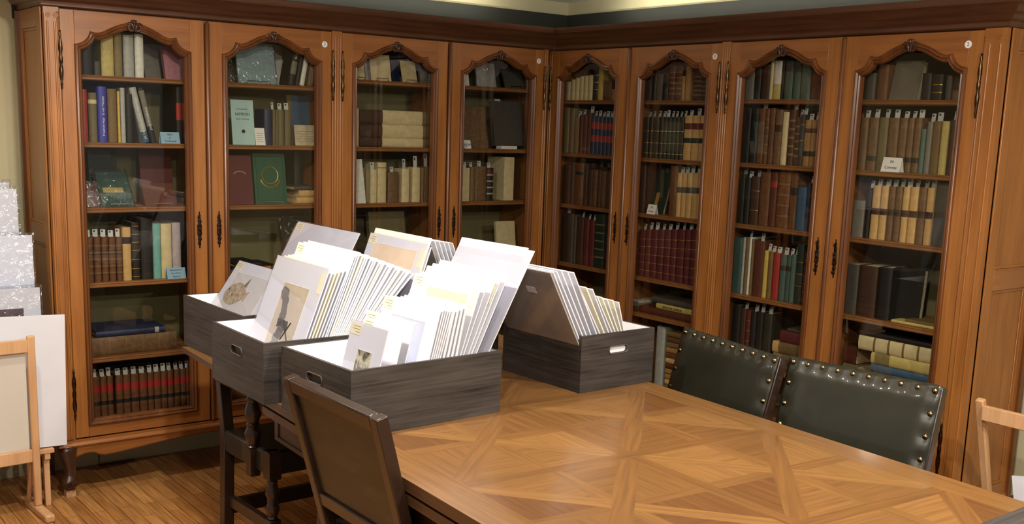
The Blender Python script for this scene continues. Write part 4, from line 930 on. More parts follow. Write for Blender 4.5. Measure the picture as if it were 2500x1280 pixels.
# ------------------------------------------------------------------ storage boxes and prints
BOXW = {}
def boxwood(ax):
    return wood('grey_box_wood_'+ax, (76, 69, 65), (22, 19, 17), ax, .55, 1.6, .3, 0, 40)
LIN = plain('white_lining', (244, 244, 248), .8, 0, .01)
def storage_box(px, py, ang, lx, ly, label, handles='x', hgt=.21, dark=False, lid=False):
    """px,py: near left corner; handles on the two faces across x or y"""
    M = Matrix.Translation((px, py, Ztop+.0006)) @ Matrix.Rotation(R(ang), 4, 'Z')
    b = empty('storage_box', (0, 0, 0), M=M); tag(b, label, 'box', 'dark wood-look storage boxes on the table')
    t = .011
    wx, wy = boxwood('x'), boxwood('y')
    def wall(along, pos, ln, hole, mat):
        mb = MB()
        hw, h0, h1 = .048, hgt*.62, hgt*.62+.030
        if not hole:
            if along == 'x': mb.box(0, ln, pos, pos+t, 0, hgt)
            else: mb.box(pos, pos+t, t+.0003, ln-t-.0003, 0, hgt)
        else:
            c = ln/2; st, en = (0, ln) if along == 'x' else (t+.0003, ln-t-.0003)
            def bx(a0, a1, z0, z1):
                if along == 'x': mb.box(a0, a1, pos, pos+t, z0, z1)
                else: mb.box(pos, pos+t, a0, a1, z0, z1)
            bx(st, c-hw, 0, hgt); bx(c+hw, en, 0, hgt); bx(c-hw, c+hw, 0, h0); bx(c-hw, c+hw, h1, hgt)
            # rounded ends of the slot
            r = (h1-h0)/2
            for sg in (-1, 1):
                for up in (0, 1):
                    pts = []
                    for k in range(6):
                        q = math.pi/2*k/5; pts.append((sg*(hw-r+r*math.sin(q)), (1 if up else -1)*(r*math.cos(q))))
                    cor = (sg*hw, (1 if up else -1)*r)
                    n = len(pts)+1; P = [(c+x_, (h0+h1)/2+z_) for x_, z_ in pts+[cor]]
                    if along == 'x': vs = [(x_, pos, z_) for x_, z_ in P]+[(x_, pos+t, z_) for x_, z_ in P]
                    else: vs = [(pos, x_, z_) for x_, z_ in P]+[(pos+t, x_, z_) for x_, z_ in P]
                    mb.add(vs, [tuple(range(n)), tuple(reversed(range(n, 2*n)))]+[(i, i+1, n+i+1, n+i) for i in range(n-1)])
        o = mb.build('side', mat, b, smooth=False)
        if hole:
            r = (h1-h0)/2; pts = []
            cz = (h0+h1)/2
            for k in range(24):
                q = 2*math.pi*k/24; cx_ = (hw-r)*(1 if math.cos(q) > 0 else -1); pts.append((c+cx_+r*math.cos(q), cz+r*math.sin(q)))
            for face in ((pos-.0012), (pos+t+.0012)):
                P = [(x_, face, z_) for x_, z_ in pts] if along == 'x' else [(face, x_, z_) for x_, z_ in pts]
                MB().tube(P, .0022, 6, closed=True).build('handle_rim', plain('handle_rim', (96, 92, 88), .35, .3, .05), o)
        return o
    if lid:
        MB().box(0, lx, 0, ly, 0, hgt-.03).build('body', wx, b, smooth=False, bevel=.001)
        MB().box(-.004, lx+.004, -.004, ly+.004, hgt-.0295, hgt).build('lid', wx, b, smooth=False, bevel=.0015)
        return b, M
    wall('x', 0, lx, handles == 'y', wx); wall('x', ly-t, lx, handles == 'y', wx)
    wall('y', 0, ly, handles == 'x', wy); wall('y', lx-t, ly, handles == 'x', wy)
    mb = MB(); e = .0012; i0 = t+.0003
    mb.box(i0, lx-i0, i0, ly-i0, .001, .006)
    mb.box(i0, i0+e, i0, ly-i0, .006, hgt-.001); mb.box(lx-i0-e, lx-i0, i0, ly-i0, .006, hgt-.001)
    mb.box(i0+e, lx-i0-e, i0, i0+e, .006, hgt-.001); mb.box(i0+e, lx-i0-e, ly-i0-e, ly-i0, .006, hgt-.001)
    mb.build('lining', LIN, b, smooth=False)
    if handles == 'x':
        for xx in (t-.0028, lx-t+.0008): MB().box(xx, xx+.002, ly/2-.055, ly/2+.055, hgt*.62-.005, hgt*.62+.035).build('handle_backing', wy, b, smooth=False)
    return b, M
SLEEVE = glassy('clear_sleeve', (250, 250, 252), 1.3, .04)
LABELP = plain('price_label', (236, 229, 196), .6, 0, .01)
TINK = plain('faint_ink', (130, 122, 100), .7)
GREYB = plain('grey_backing_board', (166, 158, 152), .75, 0, .04, 14)
SEPIA = plain('sepia_print', (196, 182, 160), .7, 0, .04, 20)
def engraving(key, dark, light, sc=14):
    if key in MATS: return MATS[key]
    mt, nt, b = nodes(key); n = nn(nt, 'ShaderNodeTexNoise'); n.inputs['Scale'].default_value = sc; n.inputs['Detail'].default_value = 6; n.inputs['Distortion'].default_value = 1.2
    nt.links.new(coords(nt), n.inputs['Vector']); nt.links.new(ramp(nt, n.outputs['Fac'], [(.42, dark), (.58, light)]), b.inputs['Base Color']); b.inputs['Roughness'].default_value = .7
    MATS[key] = mt; return mt
def matted_print(M, xr, yn, w, above, tilt, label, hgt=.21, th=.004, win=None, lab=True, sleeve=False, back=False, lab2=False, deco=None, cat='print', tone=None, grp=None):
    """xr: where the near edge crosses the box rim; yn: near edge; w: width away from the viewer; above: length above the rim"""
    a = R(tilt); dn = (hgt-.012)/math.cos(a)
    L = above+dn
    # local: u across (0 = near edge, w = far), v up the board, thickness toward +n ; face toward the lower side of the tilt
    base = Vector((xr-math.tan(a)*(hgt-.012), yn, .012))
    up = Vector((math.sin(a), 0, math.cos(a))); ac = Vector((0, 1, 0)); nr = Vector((math.cos(a), 0, -math.sin(a)))
    MM = Matrix((ac, nr, up)).transposed().to_4x4(); MM.translation = base
    o = MB().box(0, w, 0, th, 0, L).build('matted_print', tone or (WHITE if not back else GREYB), M=M @ MM, bevel=.0005)
    # the face looks to -nr when tilt > 0 (toward the box front)
    f = -.0006
    if back:
        if sleeve: MB().box(-.006, w+.006, -.003, -.0022, 0, L+.006).build('clear_sleeve', SLEEVE, o, smooth=False)
        MB().box(w*.30, w*.30+.05, -.0018, 0, L-.105, L-.08).build('small_label', PAPER, o, smooth=False)
        tag(o, label, cat, grp); return o
    if win:
        u0, u1, v0, v1, mt = win
        MB().box(u0, u1, -.0004, 0, v0, v1).build('window_mount_picture', mt, o, smooth=False)
        MB().sweep([(u0, v0), (u1, v0), (u1, v1), (u0, v1)], [(0, 0), (0, -.0011), (-.0012, -.0011), (-.0012, 0)], closed=True).build('mount_bevel', CREAMP, o, smooth=False)
    if lab:
        mb = MB().box(w-.062, w-.006, -.0009, 0, L-.040, L-.006); l_ = mb.build('price_label', LABELP, o, smooth=False)
        mb = MB()
        for k in range(3): mb.box(w-.056, w-.056+(.04, .044, .026)[k], -.0012, -.0009, L-.014-.009*k, L-.0125-.009*k)
        mb.build('label_lines', TINK, l_, smooth=False)
    if lab2:
        mb = MB().box(.008, .036, -.0009, 0, L-.095, L-.02); l_ = mb.build('side_label', LABELP, o, smooth=False)
    if deco: deco(o, w, L)
    if sleeve: MB().box(-.004, w+.004, -.0028, -.0022, 0, L+.004).build('clear_sleeve', SLEEVE, o, smooth=False)
    tag(o, label, cat, grp); return o
def loc_(M, P): return M.inverted() @ Vector(P)
def rim_x(M, px, py, yn, h=.21):
    """x (box frame) where the board edge in plane y=yn passes the given image point at rim height"""
    # intersect the pixel ray with plane local y = yn
    Mi = M.inverted(); o = Mi @ CAM; d = (Mi.to_3x3() @ ray(px, py)); t = (yn-o.y)/d.y
    return o+d*t
def place(M, yn, rim, tr, tl=None, w=None, **kw):
    a = rim_x(M, rim[0], rim[1], yn); b = rim_x(M, tr[0], tr[1], yn)
    tilt = math.degrees(math.atan2(b.x-a.x, b.z-a.z)); a0 = a.x+(.21-a.z)*math.tan(R(tilt))
    above = (b.z-.21)/math.cos(R(tilt))
    return matted_print(M, a0, yn, w, above, tilt, **kw)
c2 = lambda x, y: (680+x/2.461, 560+y/2.461)
c1 = lambda x, y: (420+x/2.667, 520+y/2.667)
c3 = lambda x, y: (1180+x/3.2, 600+y/3.2)
# box three (front)
b3, M3 = storage_box(-2.435, -2.076, 2.9, .583, .432, 'dark wood-look box of prints in front, nearest the viewer', 'x')
yn = .0145; W3 = .40
scene_ = engraving('landscape_engraving', (70, 66, 50), (206, 200, 176), 26)
def d1(o, w, L): pass
place(M3, yn, c2(605, 835), c2(660, 610), w=.205, label='smallest matted print with dark landscape engraving in the nearest box', win=(.055, .135, .05, .235, scene_), sleeve=True)
place(M3, yn, c2(705, 812), c2(757, 590), w=.228, label='second matted print from the front in the nearest box')
place(M3, yn, c2(760, 800), c2(815, 560), w=.27, label='third matted print from the front in the nearest box', lab=True)
place(M3, yn, c2(900, 790), c2(975, 480), w=.32, label='matted print showing a blue-grey strip in the nearest box', win=(.06, .25, .10, .315, plain('pale_blue_grey_print', (186, 192, 212), .7, 0, .04, 12)))
for i in range(5):
    place(M3, yn, c2(915+i*13, 787-i*2), c2(990+i*14, 478+i*2), w=.30+.006*(i % 2), label='white mat edge packed behind the blue-grey strip print, nearest box', lab=False, th=.005, grp='white mats packed in the nearest box')
for i in range(4):
    place(M3, yn, c2(985+i*26, 778-i*7), c2(1052+i*24, 480-i*9), w=.30, label='white mat edge in the middle of the nearest box', lab=False, th=.009, grp='mats in the middle of the nearest box')
place(M3, yn, c2(1092, 757), c2(1215, 345), w=.37, label='matted print with pale yellow picture strip in the nearest box', win=(.05, .27, .315, .405, plain('pale_yellow_print', (230, 221, 178), .7, 0, .03, 12)), lab2=True)
place(M3, yn, c2(1110, 754), c2(1250, 338), w=.372, label='white mat just behind the pale yellow print, nearest box', lab=False)
place(M3, yn, c2(1140, 749), c2(1305, 300), w=.385, label='large pale blue matted print in the nearest box', win=(.05, .33, .22, .43, plain('pale_blue_print', (200, 214, 234), .7, 0, .02, 12)), lab=False)
place(M3, yn, c2(1160, 745), c2(1340, 285), w=.385, label='white mat behind the large pale blue print, nearest box', lab=False, lab2=True)
place(M3, yn, c2(1190, 738), c2(1385, 262), w=.385, label='white mat before the tallest print, nearest box', lab=False)
place(M3, yn, c2(1268, 722), c2(1537, 130), w=.404, label='tallest white matted print at the back of the nearest box', lab=True, sleeve=True)
place(M3, yn+.03, c2(1272, 720), c2(1500, 112), w=.37, label='white mat just showing behind the tallest print', lab=False)
# box two
b2, M2 = storage_box(-2.491, -1.581, -.6, .583, .455, 'dark wood-look box with the windmill print, middle of three', 'x')
yn = .0145
def mill(o, w, L):
    ik = plain('brown_ink', (58, 50, 42), .8); ik2 = plain('grey_ink', (92, 84, 74), .8)
    # sideways landscape: trees along the far edge, a mill lying across the sheet
    rnd = random.Random(3); mb = MB()
    for k in range(46):
        v = .05+.30*k/46; r = .010+.016*rnd.random(); u = .262-.02*rnd.random()-.055*math.sin(k/46*3.0)+.015*(k/46)
        pts = [(u+r*math.cos(q*math.pi/4)*(1+.3*rnd.random()), v+r*math.sin(q*math.pi/4)) for q in range(8)]
        mb.add([(x, -.0006-.00003*k, z) for x, z in pts], [tuple(range(8))])
    mb.build('ink_trees', ik2, o, smooth=False)
    mb = MB(); mb.prism([(.205, .225), (.235, .215), (.240, .245), (.215, .255)], -.0022, -.0004); mb.prism([(.150, .205), (.215, .225), (.212, .245), (.160, .245)], -.0022, -.0004)
    for a_, b_ in (((.118, .175), (.195, .245)), ((.175, .175), (.135, .245))):
        mb.beam((a_[0], -.0014, a_[1]), (b_[0], -.0014, b_[1]), .006, .0012)
    mb.build('ink_windmill', ik, o, smooth=False)
place(M2, yn, c1(870, 815), c1(1025, 365), w=.415, label='matted print of a windmill landscape lying sideways', win=(.085, .285, .02, .375, SEPIA), sleeve=True, lab=False, lab2=True, deco=mill)
for i in range(5):
    place(M2, yn, c1(893+i*22, 811-i*3), c1(1048+i*26, 372-i*5), w=.42, label='cream-edged mat just behind the windmill print', lab=False, grp='mats behind the windmill print', tone=CREAMP if i in (1, 2) else WHITE)
place(M2, yn, c1(1000, 797), c1(1188, 275), w=.44, label='matted print with corner label behind the windmill print', lab=True)
place(M2, yn, c1(1012, 795), c1(1205, 268), w=.42, label='plain white mat behind the corner-labelled print, middle box', lab=False)
for i in range(20):
    rx = 1030+i*13; ry = 793-i*1.8
    place(M2, yn, c1(rx, ry), c1(rx+192+i*5.2, 262+i*6.5+(9 if i % 3 else -6)), w=.40+.012*(i % 3), label='white mat in the dense row, middle box', lab=(i % 5 == 0), lab2=(i in (2, 9)), grp='dense row of white mats in the middle box', tone=CREAMP if i in (1, 8, 15) else WHITE, th=.0055)
matted_print(M2, .535, yn, .425, .325, 20, 'large matted print with peach picture strip, back of middle box', win=(.055, .37, .405, .50, plain('peach_print', (228, 208, 182), .7, 0, .03, 12)), lab2=True, sleeve=True)
matted_print(M2, .548, yn+.012, .41, .345, 20, 'cream mat rising behind the peach strip print', tone=CREAMP, lab=False)
matted_print(M2, .556, yn, .36, .31, 19, 'white mat at the back wall of the middle box', lab2=True, lab=False)
# box one (far left)
b1, M1 = storage_box(-2.352, -1.085, 1.0, .437, .575, 'dark wood-look box with the fish print, farthest left', 'y')
def fish(o, w, L):
    # a deep-bodied fish swimming to the left of the sheet (u grows to the far side)
    g = plain('fish_tone', (172, 158, 134), .8, 0, .22, 60); g2 = plain('fish_fin', (128, 116, 98), .8, 0, .15, 60)
    c = (.285, .262); body = []
    for k in range(32):
        q = 2*math.pi*k/32; u = math.cos(q); r = .052*(1-.18*(u < 0)*u*u)
        body.append((c[0]+.088*u, c[1]+r*math.sin(q)-.006*u))
    MB().prism(body, -.0014, -.0004).prism([(c[0]-.078, c[1]-.012), (c[0]-.108, c[1]-.022), (c[0]-.104, c[1]+.002), (c[0]-.112, c[1]+.026), (c[0]-.078, c[1]+.014)], -.0013, -.0004).build('fish_body', g, o, smooth=False)
    MB().prism([(c[0]-.035, c[1]+.044), (c[0]-.062, c[1]+.082), (c[0]-.062, c[1]+.038)], -.0016, -.0005).prism([(c[0]+.026, c[1]-.006), (c[0]+.012, c[1]-.016), (c[0]+.014, c[1]+.002)], -.0018, -.0005).build('fish_fins', g2, o, smooth=False)
    MB().lathe([(.005, 0), (.005, .0006)], n=12, M=Matrix.Translation((c[0]+.066, -.0016, c[1]+.012)) @ Matrix.Rotation(-math.pi/2, 4, 'X')).build('fish_eye', plain('ink', (50, 48, 60), .7), o)
matted_print(M1, .145, .13, .42, .165, 35, 'matted print of a fish facing left', win=(.06, .37, .12, .355, plain('fish_paper', (206, 204, 204), .7, 0, .02)), deco=fish, sleeve=True)
for i in range(5):
    matted_print(M1, .185+.03*i, .04, .36, .07+.012*i, 27, 'white mat between fish print and tall grey-white print', lab=(i == 2), grp='mats behind the fish print')
matted_print(M1, .352, .02, .53, .335, 29, 'tall grey-white matted print with corner label, farthest box', sleeve=True, win=(.06, .46, .2, .42, plain('pale_grey_print', (214, 217, 230), .7, 0, .02)))
for i in range(3):
    matted_print(M1, .375+.016*i, .02, .50, .24-.02*i, 26, 'white mat behind the tall grey-white print', lab=False, grp='mats at the back of the farthest box')
# box four (right)
b4, M4 = storage_box(-1.451, -1.988, 1.6, .374, .453, 'dark wood-look box with oval handle slot at right', 'y')
for i, (rim, tr, w_, kw) in enumerate([
    ((715, 705), (520, 215), .415, dict(back=True, sleeve=True, label='grey backing board with small white label, right box')),
    ((735, 705), (545, 212), .41, dict(label='white mat just behind the grey backing board')),
    ((770, 702), (570, 205), .40, dict(label='white mat in the tall front group, right box', grp='tall front mats in the right box')),
    ((800, 698), (605, 196), .43, dict(label='tallest white mat of the right box', tone=WHITE)),
    ((835, 694), (655, 204), .41, dict(label='white mat in the tall front group, right box', grp='tall front mats in the right box')),
    ((880, 690), (703, 214), .42, dict(label='white mat closing the tall group, right box')),
    ((905, 686), (745, 325), .34, dict(label='white mat starting the middle step, right box')),
    ((940, 682), (800, 330), .34, dict(label='ivory mat in the middle step, right box', tone=CREAMP)),
    ((975, 678), (850, 345), .34, dict(label='white mat closing the middle step, right box')),
    ((1000, 676), (885, 398), .30, dict(label='white mat starting the low step, right box')),
    ((1025, 672), (925, 408), .29, dict(label='cream mat in the low step, right box', tone=CREAMP)),
    ((1050, 670), (965, 425), .29, dict(label='grey-white mat in the low step, right box')),
    ((1075, 668), (1010, 430), .29, dict(label='ivory mat before the last one, right box', tone=CREAMP)),
    ((1095, 666), (1055, 445), .29, dict(label='last white mat of the right box')),
    ]):
    place(M4, .0145, c3(*rim), c3(*tr), w=w_, th=.005, lab=False, **kw)
# box five, behind
b5, M5 = storage_box(-1.76, -1.415, 1.6, .37, .43, 'dark wood-look box hidden behind the nearest box', 'y')
matted_print(M5, .15, .0145, .36, .30, -22, 'grey-faced board in a clear sleeve behind the nearest box', back=True, sleeve=True, lab=False)
for i in range(5):
    matted_print(M5, .172+.02*i, .0145, .36, .315-.003*i, -22, 'white mat behind the grey-faced board', lab=False, grp='white mats behind the grey-faced board')
# box six: only a corner of it is in view
P = onz(2403, 1280, .97); Q = onz(2500, 1246, .97)
b6, M6 = storage_box(P.x-.17, P.y-.44, 1.5, .583, .437, 'grey-brown closed box at the lower right corner', 'x', lid=True)
# ------------------------------------------------------------------ chairs
CW = wood('chair_walnut', (52, 33, 22), (27, 17, 12), 'z', .35, 1, .1, .3)
GL = plain('green_leather', (37, 37, 28), .36, 0, .10, 8, .35)
BL = plain('black_leather', (25, 22, 16), .42, 0, .1, 8, .2)
NAIL = plain('brass_nail', (138, 122, 92), .24, 1, .1, 80)
TURN = [(.014, 0), (.019, .03), (.014, .06), (.017, .10), (.022, .2), (.024, .30), (.016, .42), (.020, .46), (.016, .50), (.024, .62), (.022, .75), (.015, .88), (.019, .93), (.015, 1)]
def turned(mb, a, b, k=1.0, n=14):
    a, b = Vector(a), Vector(b); d = b-a; L = d.length; q = d.to_track_quat('Z', 'Y').to_matrix().to_4x4(); q.translation = a
    mb.lathe([(r*k, z*L) for r, z in TURN], n=n, M=q)
def leather_pad(w, h, nails, bulge=.016, nx=44, ny=30, dent=.009):
    """a puffed sheet in the x-z plane facing -y"""
    mb = MB(); vs = []
    for j in range(ny+1):
        for i in range(nx+1):
            x = (i/nx-.5)*w; z = j/ny*h
            ex = min(1, (w/2-abs(x))/.05); ez = min(1, min(z, h-z)/.05)
            y = -bulge*(max(0, ex)**.6)*(max(0, ez)**.6)
            for (a, b) in nails:
                d2 = (x-a)**2+(z-b)**2; y += dent*math.exp(-d2/.00045)
            vs.append((x, min(0, y), z))
    fs = [(j*(nx+1)+i, j*(nx+1)+i+1, (j+1)*(nx+1)+i+1, (j+1)*(nx+1)+i) for j in range(ny) for i in range(nx)]
    mb.add(vs, fs); b = len(vs)
    return mb
def nail(parent, x, y, z, nrm=-1):
    pr = [(.0108, 0), (.0108, .001), (.0100, .0045), (.0078, .0076), (.0045, .0098), (.0005, .0106)]
    M = Matrix.Translation((x, y, z)) @ Matrix.Rotation(math.pi/2 if nrm < 0 else -math.pi/2, 4, 'X')
    MB().lathe(pr, n=14, M=M).build('brass_nail', NAIL, parent)
def chair(M, label, leather, w=.56, top=.945, rake=.13, nails=True, arms=False, grp=None, zback=.50, dep=.42):
    """frame: sitter faces -y; back at y=0 ... raked to +y; origin on the floor under the middle of the back"""
    c = empty('dining_chair', (0, 0, 0), M=M); tag(c, label, 'chair', grp)
    hw = w/2; ps = .04; zs = .45
    for sg in (-1, 1):
        x = sg*(hw-ps/2); mb = MB()
        mb.beam((x, 0, 0), (x, 0, zs), ps, ps, 0, Vector((1, 0, 0)))
        mb.beam((x, -.000, zs-.005), (x, rake, top), ps, ps*.95, 0, Vector((1, 0, 0)))
        mb.build('rear_post', CW, c, bevel=.004)
        mb = MB(); fx = sg*(hw-.025)
        mb.box(fx-.024, fx+.024, -dep-.024, -dep+.024, .0, .055); turned(mb, (fx, -dep, .055), (fx, -dep, .13), .9)
        mb.box(fx-.024, fx+.024, -dep-.024, -dep+.024, .13, .19); turned(mb, (fx, -dep, .19), (fx, -dep, .36), 1.15)
        mb.box(fx-.025, fx+.025, -dep-.025, -dep+.025, .36, .43); mb.build('front_leg', CW, c, bevel=.003, ang=40)
        MB().box(sg*(hw-.035)-.011, sg*(hw-.035)+.011, -dep+.02, -.015, .135, .175).build('side_stretcher', CW, c, bevel=.002)
        if arms:
            mb = MB(); ay = -dep+.10; ax = sg*(hw-.005)
            mb.box(ax-.02, ax+.02, ay-.02, ay+.02, .34, .435); turned(mb, (ax, ay, .435), (ax, ay, .655), 1.35)
            mb.build('arm_support', CW, c, ang=40)
            MB().box(ax-.026, ax+.026, ay-.05, .02, .655, .68).build('armrest', CW, c, bevel=.008)
    mb = MB(); mb.box(-hw+ps, hw-ps, -.012, .014, .14, .20); mb.build('rear_stretcher', CW, c, bevel=.002)
    mb = MB(); turned(mb, (-hw+.048, -dep, .16), (hw-.048, -dep, .16), 1.0); mb.build('front_stretcher', CW, c, ang=40)
    # seat
    mb = MB(); n = 20; vs = []
    for j in range(n+1):
        for i in range(n+1):
            x = (i/n-.5)*w*1.0; y = -dep-.02+(dep+.0)*j/n
            e = min(1, min(i, n-i)/4, min(j, n-j)/4); vs.append((x, y, .455+.025*e**.6))
    mb.add(vs, [(j*(n+1)+i, j*(n+1)+i+1, (j+1)*(n+1)+i+1, (j+1)*(n+1)+i) for j in range(n) for i in range(n)])
    mb.box(-w/2, w/2, -dep-.03, -.022, .37, .456)
    mb.build('seat', leather, c, bevel=.006)
    # back: rails and leather
    def bp(z): return rake*(z-zs)/(top-zs)
    th = math.atan2(rake, top-zs)
    Mb = Matrix.Translation((0, bp(zback), zback)) @ Matrix.Rotation(-th, 4, 'X'); H = (top-zback)/math.cos(th)
    mb = MB(); mb.box(-hw+ps-.001, hw-ps+.001, -.014, .018, H-.045, H+.002); o = mb.build('top_rail', CW, c, bevel=.005); o.matrix_local = Mb
    mb = MB(); mb.box(-hw+ps-.001, hw-ps+.001, -.014, .016, -.0, .045); o = mb.build('lower_rail', CW, c, bevel=.003); o.matrix_local = Mb
    mb = MB(); mb.box(-hw+ps, hw-ps, .000, .006, .046, H-.046); o = mb.build('back_lining', leather, c, bevel=.002); o.matrix_local = Mb
    if nails:
        nl = []
        nt_ = 10
        for k in range(nt_): nl.append((-hw+.022+(w-.044)*k/(nt_-1), H-.016))
        for k in range(1, 6):
            for sg in (-1, 1): nl.append((sg*(hw-.022), H-.016-.075*k))
        pad = leather_pad(w-.006, H+.004, nl); o = pad.build('back_leather', leather, c, ang=80)
        o.matrix_local = Mb @ Matrix.Translation((0, -.0215, 0))
        so = o.modifiers.new('thick', 'SOLIDIFY'); so.thickness = .003; so.offset = 1
        for a, b in nl: nail(o, a, -.001, b)
    else:
        pad = leather_pad(w-.07, H-.04, [], .02); o = pad.build('back_leather', leather, c, ang=80)
        o.matrix_local = Mb @ Matrix.Translation((0, -.0185, .015))
        so = o.modifiers.new('thick', 'SOLIDIFY'); so.thickness = .003; so.offset = 1
    return c
def chair_at(p_left, p_right, top, rake, face):
    """place by the two upper corners of the back (as the sitter-side viewer sees them)"""
    a, b = Vector(p_left), Vector(p_right); mid = (a+b)/2; ax = (b-a); ax.z = 0; w = ax.length; ax.normalize()
    yv = Vector((0, 0, 1)).cross(ax)      # +y of the chair frame
    org = mid-yv*rake; org.z = 0
    M = Matrix((ax, yv, Vector((0, 0, 1)))).transposed().to_4x4(); M.translation = org
    return M, w
# green pair on the far side: front of the back faces the viewer
TOPZ = .93
A_ = onz(1935, 872, TOPZ); B_ = onz(2310, 948, TOPZ)
M_, w_ = chair_at(A_, B_, TOPZ, .12, 1); chair(M_, 'right green leather chair with brass nails across the table', GL, w_, TOPZ, .12, grp='green leather chairs')
A_ = onz(1680, 802, TOPZ); B_ = onz(1916, 876, TOPZ)
M_, w_ = chair_at(A_, B_, TOPZ, .12, 1); chair(M_, 'left green leather chair with brass nails across the table', GL, w_, TOPZ, .12, grp='green leather chairs')
# near chair: its back is turned to the viewer
A_ = onz(933, 1022, .945); B_ = onz(703, 916, .945)
M_, w_ = chair_at(A_, B_, .945, .13, -1); chair(M_, 'dark leather chair in front, seen from behind', BL, w_, .945, .13, grp=None, zback=.53, nails=False)
# armchair pushed under the pulled-out leaf
Ma = Matrix.Translation((-2.06, -.80, 0)) @ Matrix.Rotation(R(2), 4, 'Z')
def low_armchair():
    c = empty('low_armchair', (0, 0, 0), M=Ma); tag(c, 'black low armchair tucked under the far table leaf', 'chair')
    w, dep, hw = .54, .40, .27
    for sg in (-1, 1):
        x = sg*(hw-.02)
        MB().beam((x, .0, 0), (x, -.015, .46), .044, .044, 0, Vector((1, 0, 0))).beam((x, -.015, .455), (x, .03, .715), .044, .04, 0, Vector((1, 0, 0))).build('rear_post', CW, c, bevel=.003)
        mb = MB(); fx = sg*(hw-.025)
        mb.box(fx-.024, fx+.024, -dep-.024, -dep+.024, .0, .20); turned(mb, (fx, -dep, .20), (fx, -dep, .36), 1.15); mb.box(fx-.026, fx+.026, -dep-.026, -dep+.026, .36, .47)
        mb.build('front_leg', CW, c, bevel=.003, ang=40)
        MB().box(sg*(hw-.03)-.013, sg*(hw-.03)+.013, -dep+.02, -.02, .14, .185).build('side_stretcher', CW, c, bevel=.002)
        mb = MB(); ay = -dep+.11; ax = sg*(hw-.0)
        mb.box(ax-.02, ax+.02, ay-.02, ay+.02, .35, .46); turned(mb, (ax, ay, .46), (ax, ay, .665), 1.35); mb.build('arm_support', CW, c, ang=40)
        MB().box(ax-.026, ax+.026, ay-.05, .0, .665, .69).build('armrest', CW, c, bevel=.008)
    MB().box(-hw+.042, hw-.042, -.016, .012, .10, .16).build('rear_stretcher', CW, c, bevel=.002)
    mb = MB(); turned(mb, (-hw+.048, -dep, .10), (hw-.048, -dep, .10), 1.3); mb.build('front_stretcher', CW, c, ang=40)
    MB().box(-w/2, w/2, -dep-.02, -.03, .375, .47).build('seat', BL, c, bevel=.012)
low_armchair()
# ------------------------------------------------------------------ easels and boards at the sides
BEECH = wood('beech', (216, 172, 128), (190, 142, 98), 'z', .5, 1, .03, 0)
def tabletop_easel(M, w, h, label, foot=.28, post_only=False, zrail=(.36, .70)):
    e = empty('display_easel', (0, 0, 0), M=M); tag(e, label, 'easel')
    for x in (0, -w):
        mb = MB(); mb.box(x-.016, x+.016, -.011, .011, .034, h)
        mb.build('post', BEECH, e, bevel=.006)
        mb = MB(); mb.box(x-.02, x+.02, -foot*.55, foot*.45, 0, .034); mb.build('foot', BEECH, e, bevel=.008)
        MB().beam((x-.005, foot*.40, .03), (x-.005, .011, .30), .018, .012, 0, Vector((1, 0, 0))).build('brace', BEECH, e, bevel=.002)
    for z0 in zrail:
        MB().box(-w+.016, -.016, -.010, .010, z0-.055, z0).build('rail', BEECH, e, bevel=.003)
    return e
PE = ony(92, 1200, -.13)
Me = Matrix.Translation((PE.x, -.13, 0)) @ Matrix.Rotation(R(4), 4, 'Z')
zt = z_at('L', PE.x, 820, -.13)
zr0 = z_at('L', PE.x, 1096, -.13); zr1 = z_at('L', PE.x, 828, -.13)
tabletop_easel(Me, .62, zt, 'light beech easel holding a cream sheet at lower left', zrail=(zr0, zr1))
tag(MB().box(-.60, -.02, .0125, .0155, zr0-.02, zr1-.003).build('framed_sheet', SHEETP, M=Me), 'cream sheet in a sleeve held by the left easel', 'print')
# white boards
def board(name, px_top, py_top, y, zb, w, lean, label, mat=WHITE, wrap=False, t=.006, h=None, tiltx=0, deco=None, cat='board'):
    P_ = ony(px_top, py_top, y)
    th = math.atan2(lean, P_.z-zb); H = (P_.z-zb)/math.cos(th)
    M = Matrix.Translation((P_.x-tiltx, y-lean, zb)) @ Matrix.Rotation(-th, 4, 'X') @ Matrix.Rotation(math.atan2(tiltx, H), 4, 'Y')
    o = MB().box(-w, 0, 0, t, 0, H).build(name, mat, M=M, bevel=.0008)
    if deco: deco(o, w, H)
    if wrap: MB().box(-w-.006, .006, -.004, t+.003, .002, H+.014).build('plastic_wrap', FILM, o)
    tag(o, label, cat); return o
board('white_board', 158, 768, -.045, .265, .75, .02, 'large plain white board behind the left easel', t=.01, tiltx=.018)
# a low crate hidden behind carries the boards
def dk(o, w, H):
    MB().box(-w+.05, -.07, -.0006, 0, H*.2, H-.085).build('dark_picture', plain('dark_mauve_print', (92, 72, 78), .5, 0, .2, 14), o, smooth=False)
board('mounted_print', 97, 702, .02, .265, .6, .02, 'white mounted print with dark mauve picture in plastic', wrap=True, deco=dk, cat='print')
board('white_board', 78, 574, .09, .265, .42, .03, 'medium white plastic-wrapped board beside the bookcase side', wrap=True, mat=plain('bluish_white_board', (226, 230, 244), .5, 0, .01))
board('white_board', 40, 462, .15, .265, .6, .05, 'tall white plastic-wrapped board against the left wall', wrap=True)
board('white_board', 22, 446, .25, .265, .55, .04, 'tallest wrapped board standing farthest back at left', wrap=True)
mb = MB()
for y0 in (-.085, .0, .085, .17, .25): mb.box(-3.6, -2.79, y0, y0+.03, .244, .2625)
for x0 in (-3.55, -2.83):
    mb.box(x0, x0+.024, -.08, .28, .215, .2435)
    for y0 in (-.06, .245): mb.box(x0, x0+.024, y0, y0+.024, 0, .2145)
tag(mb.build('slatted_rack', BEECH, bevel=.002), 'low slatted beech rack under the white boards at left', 'rack')
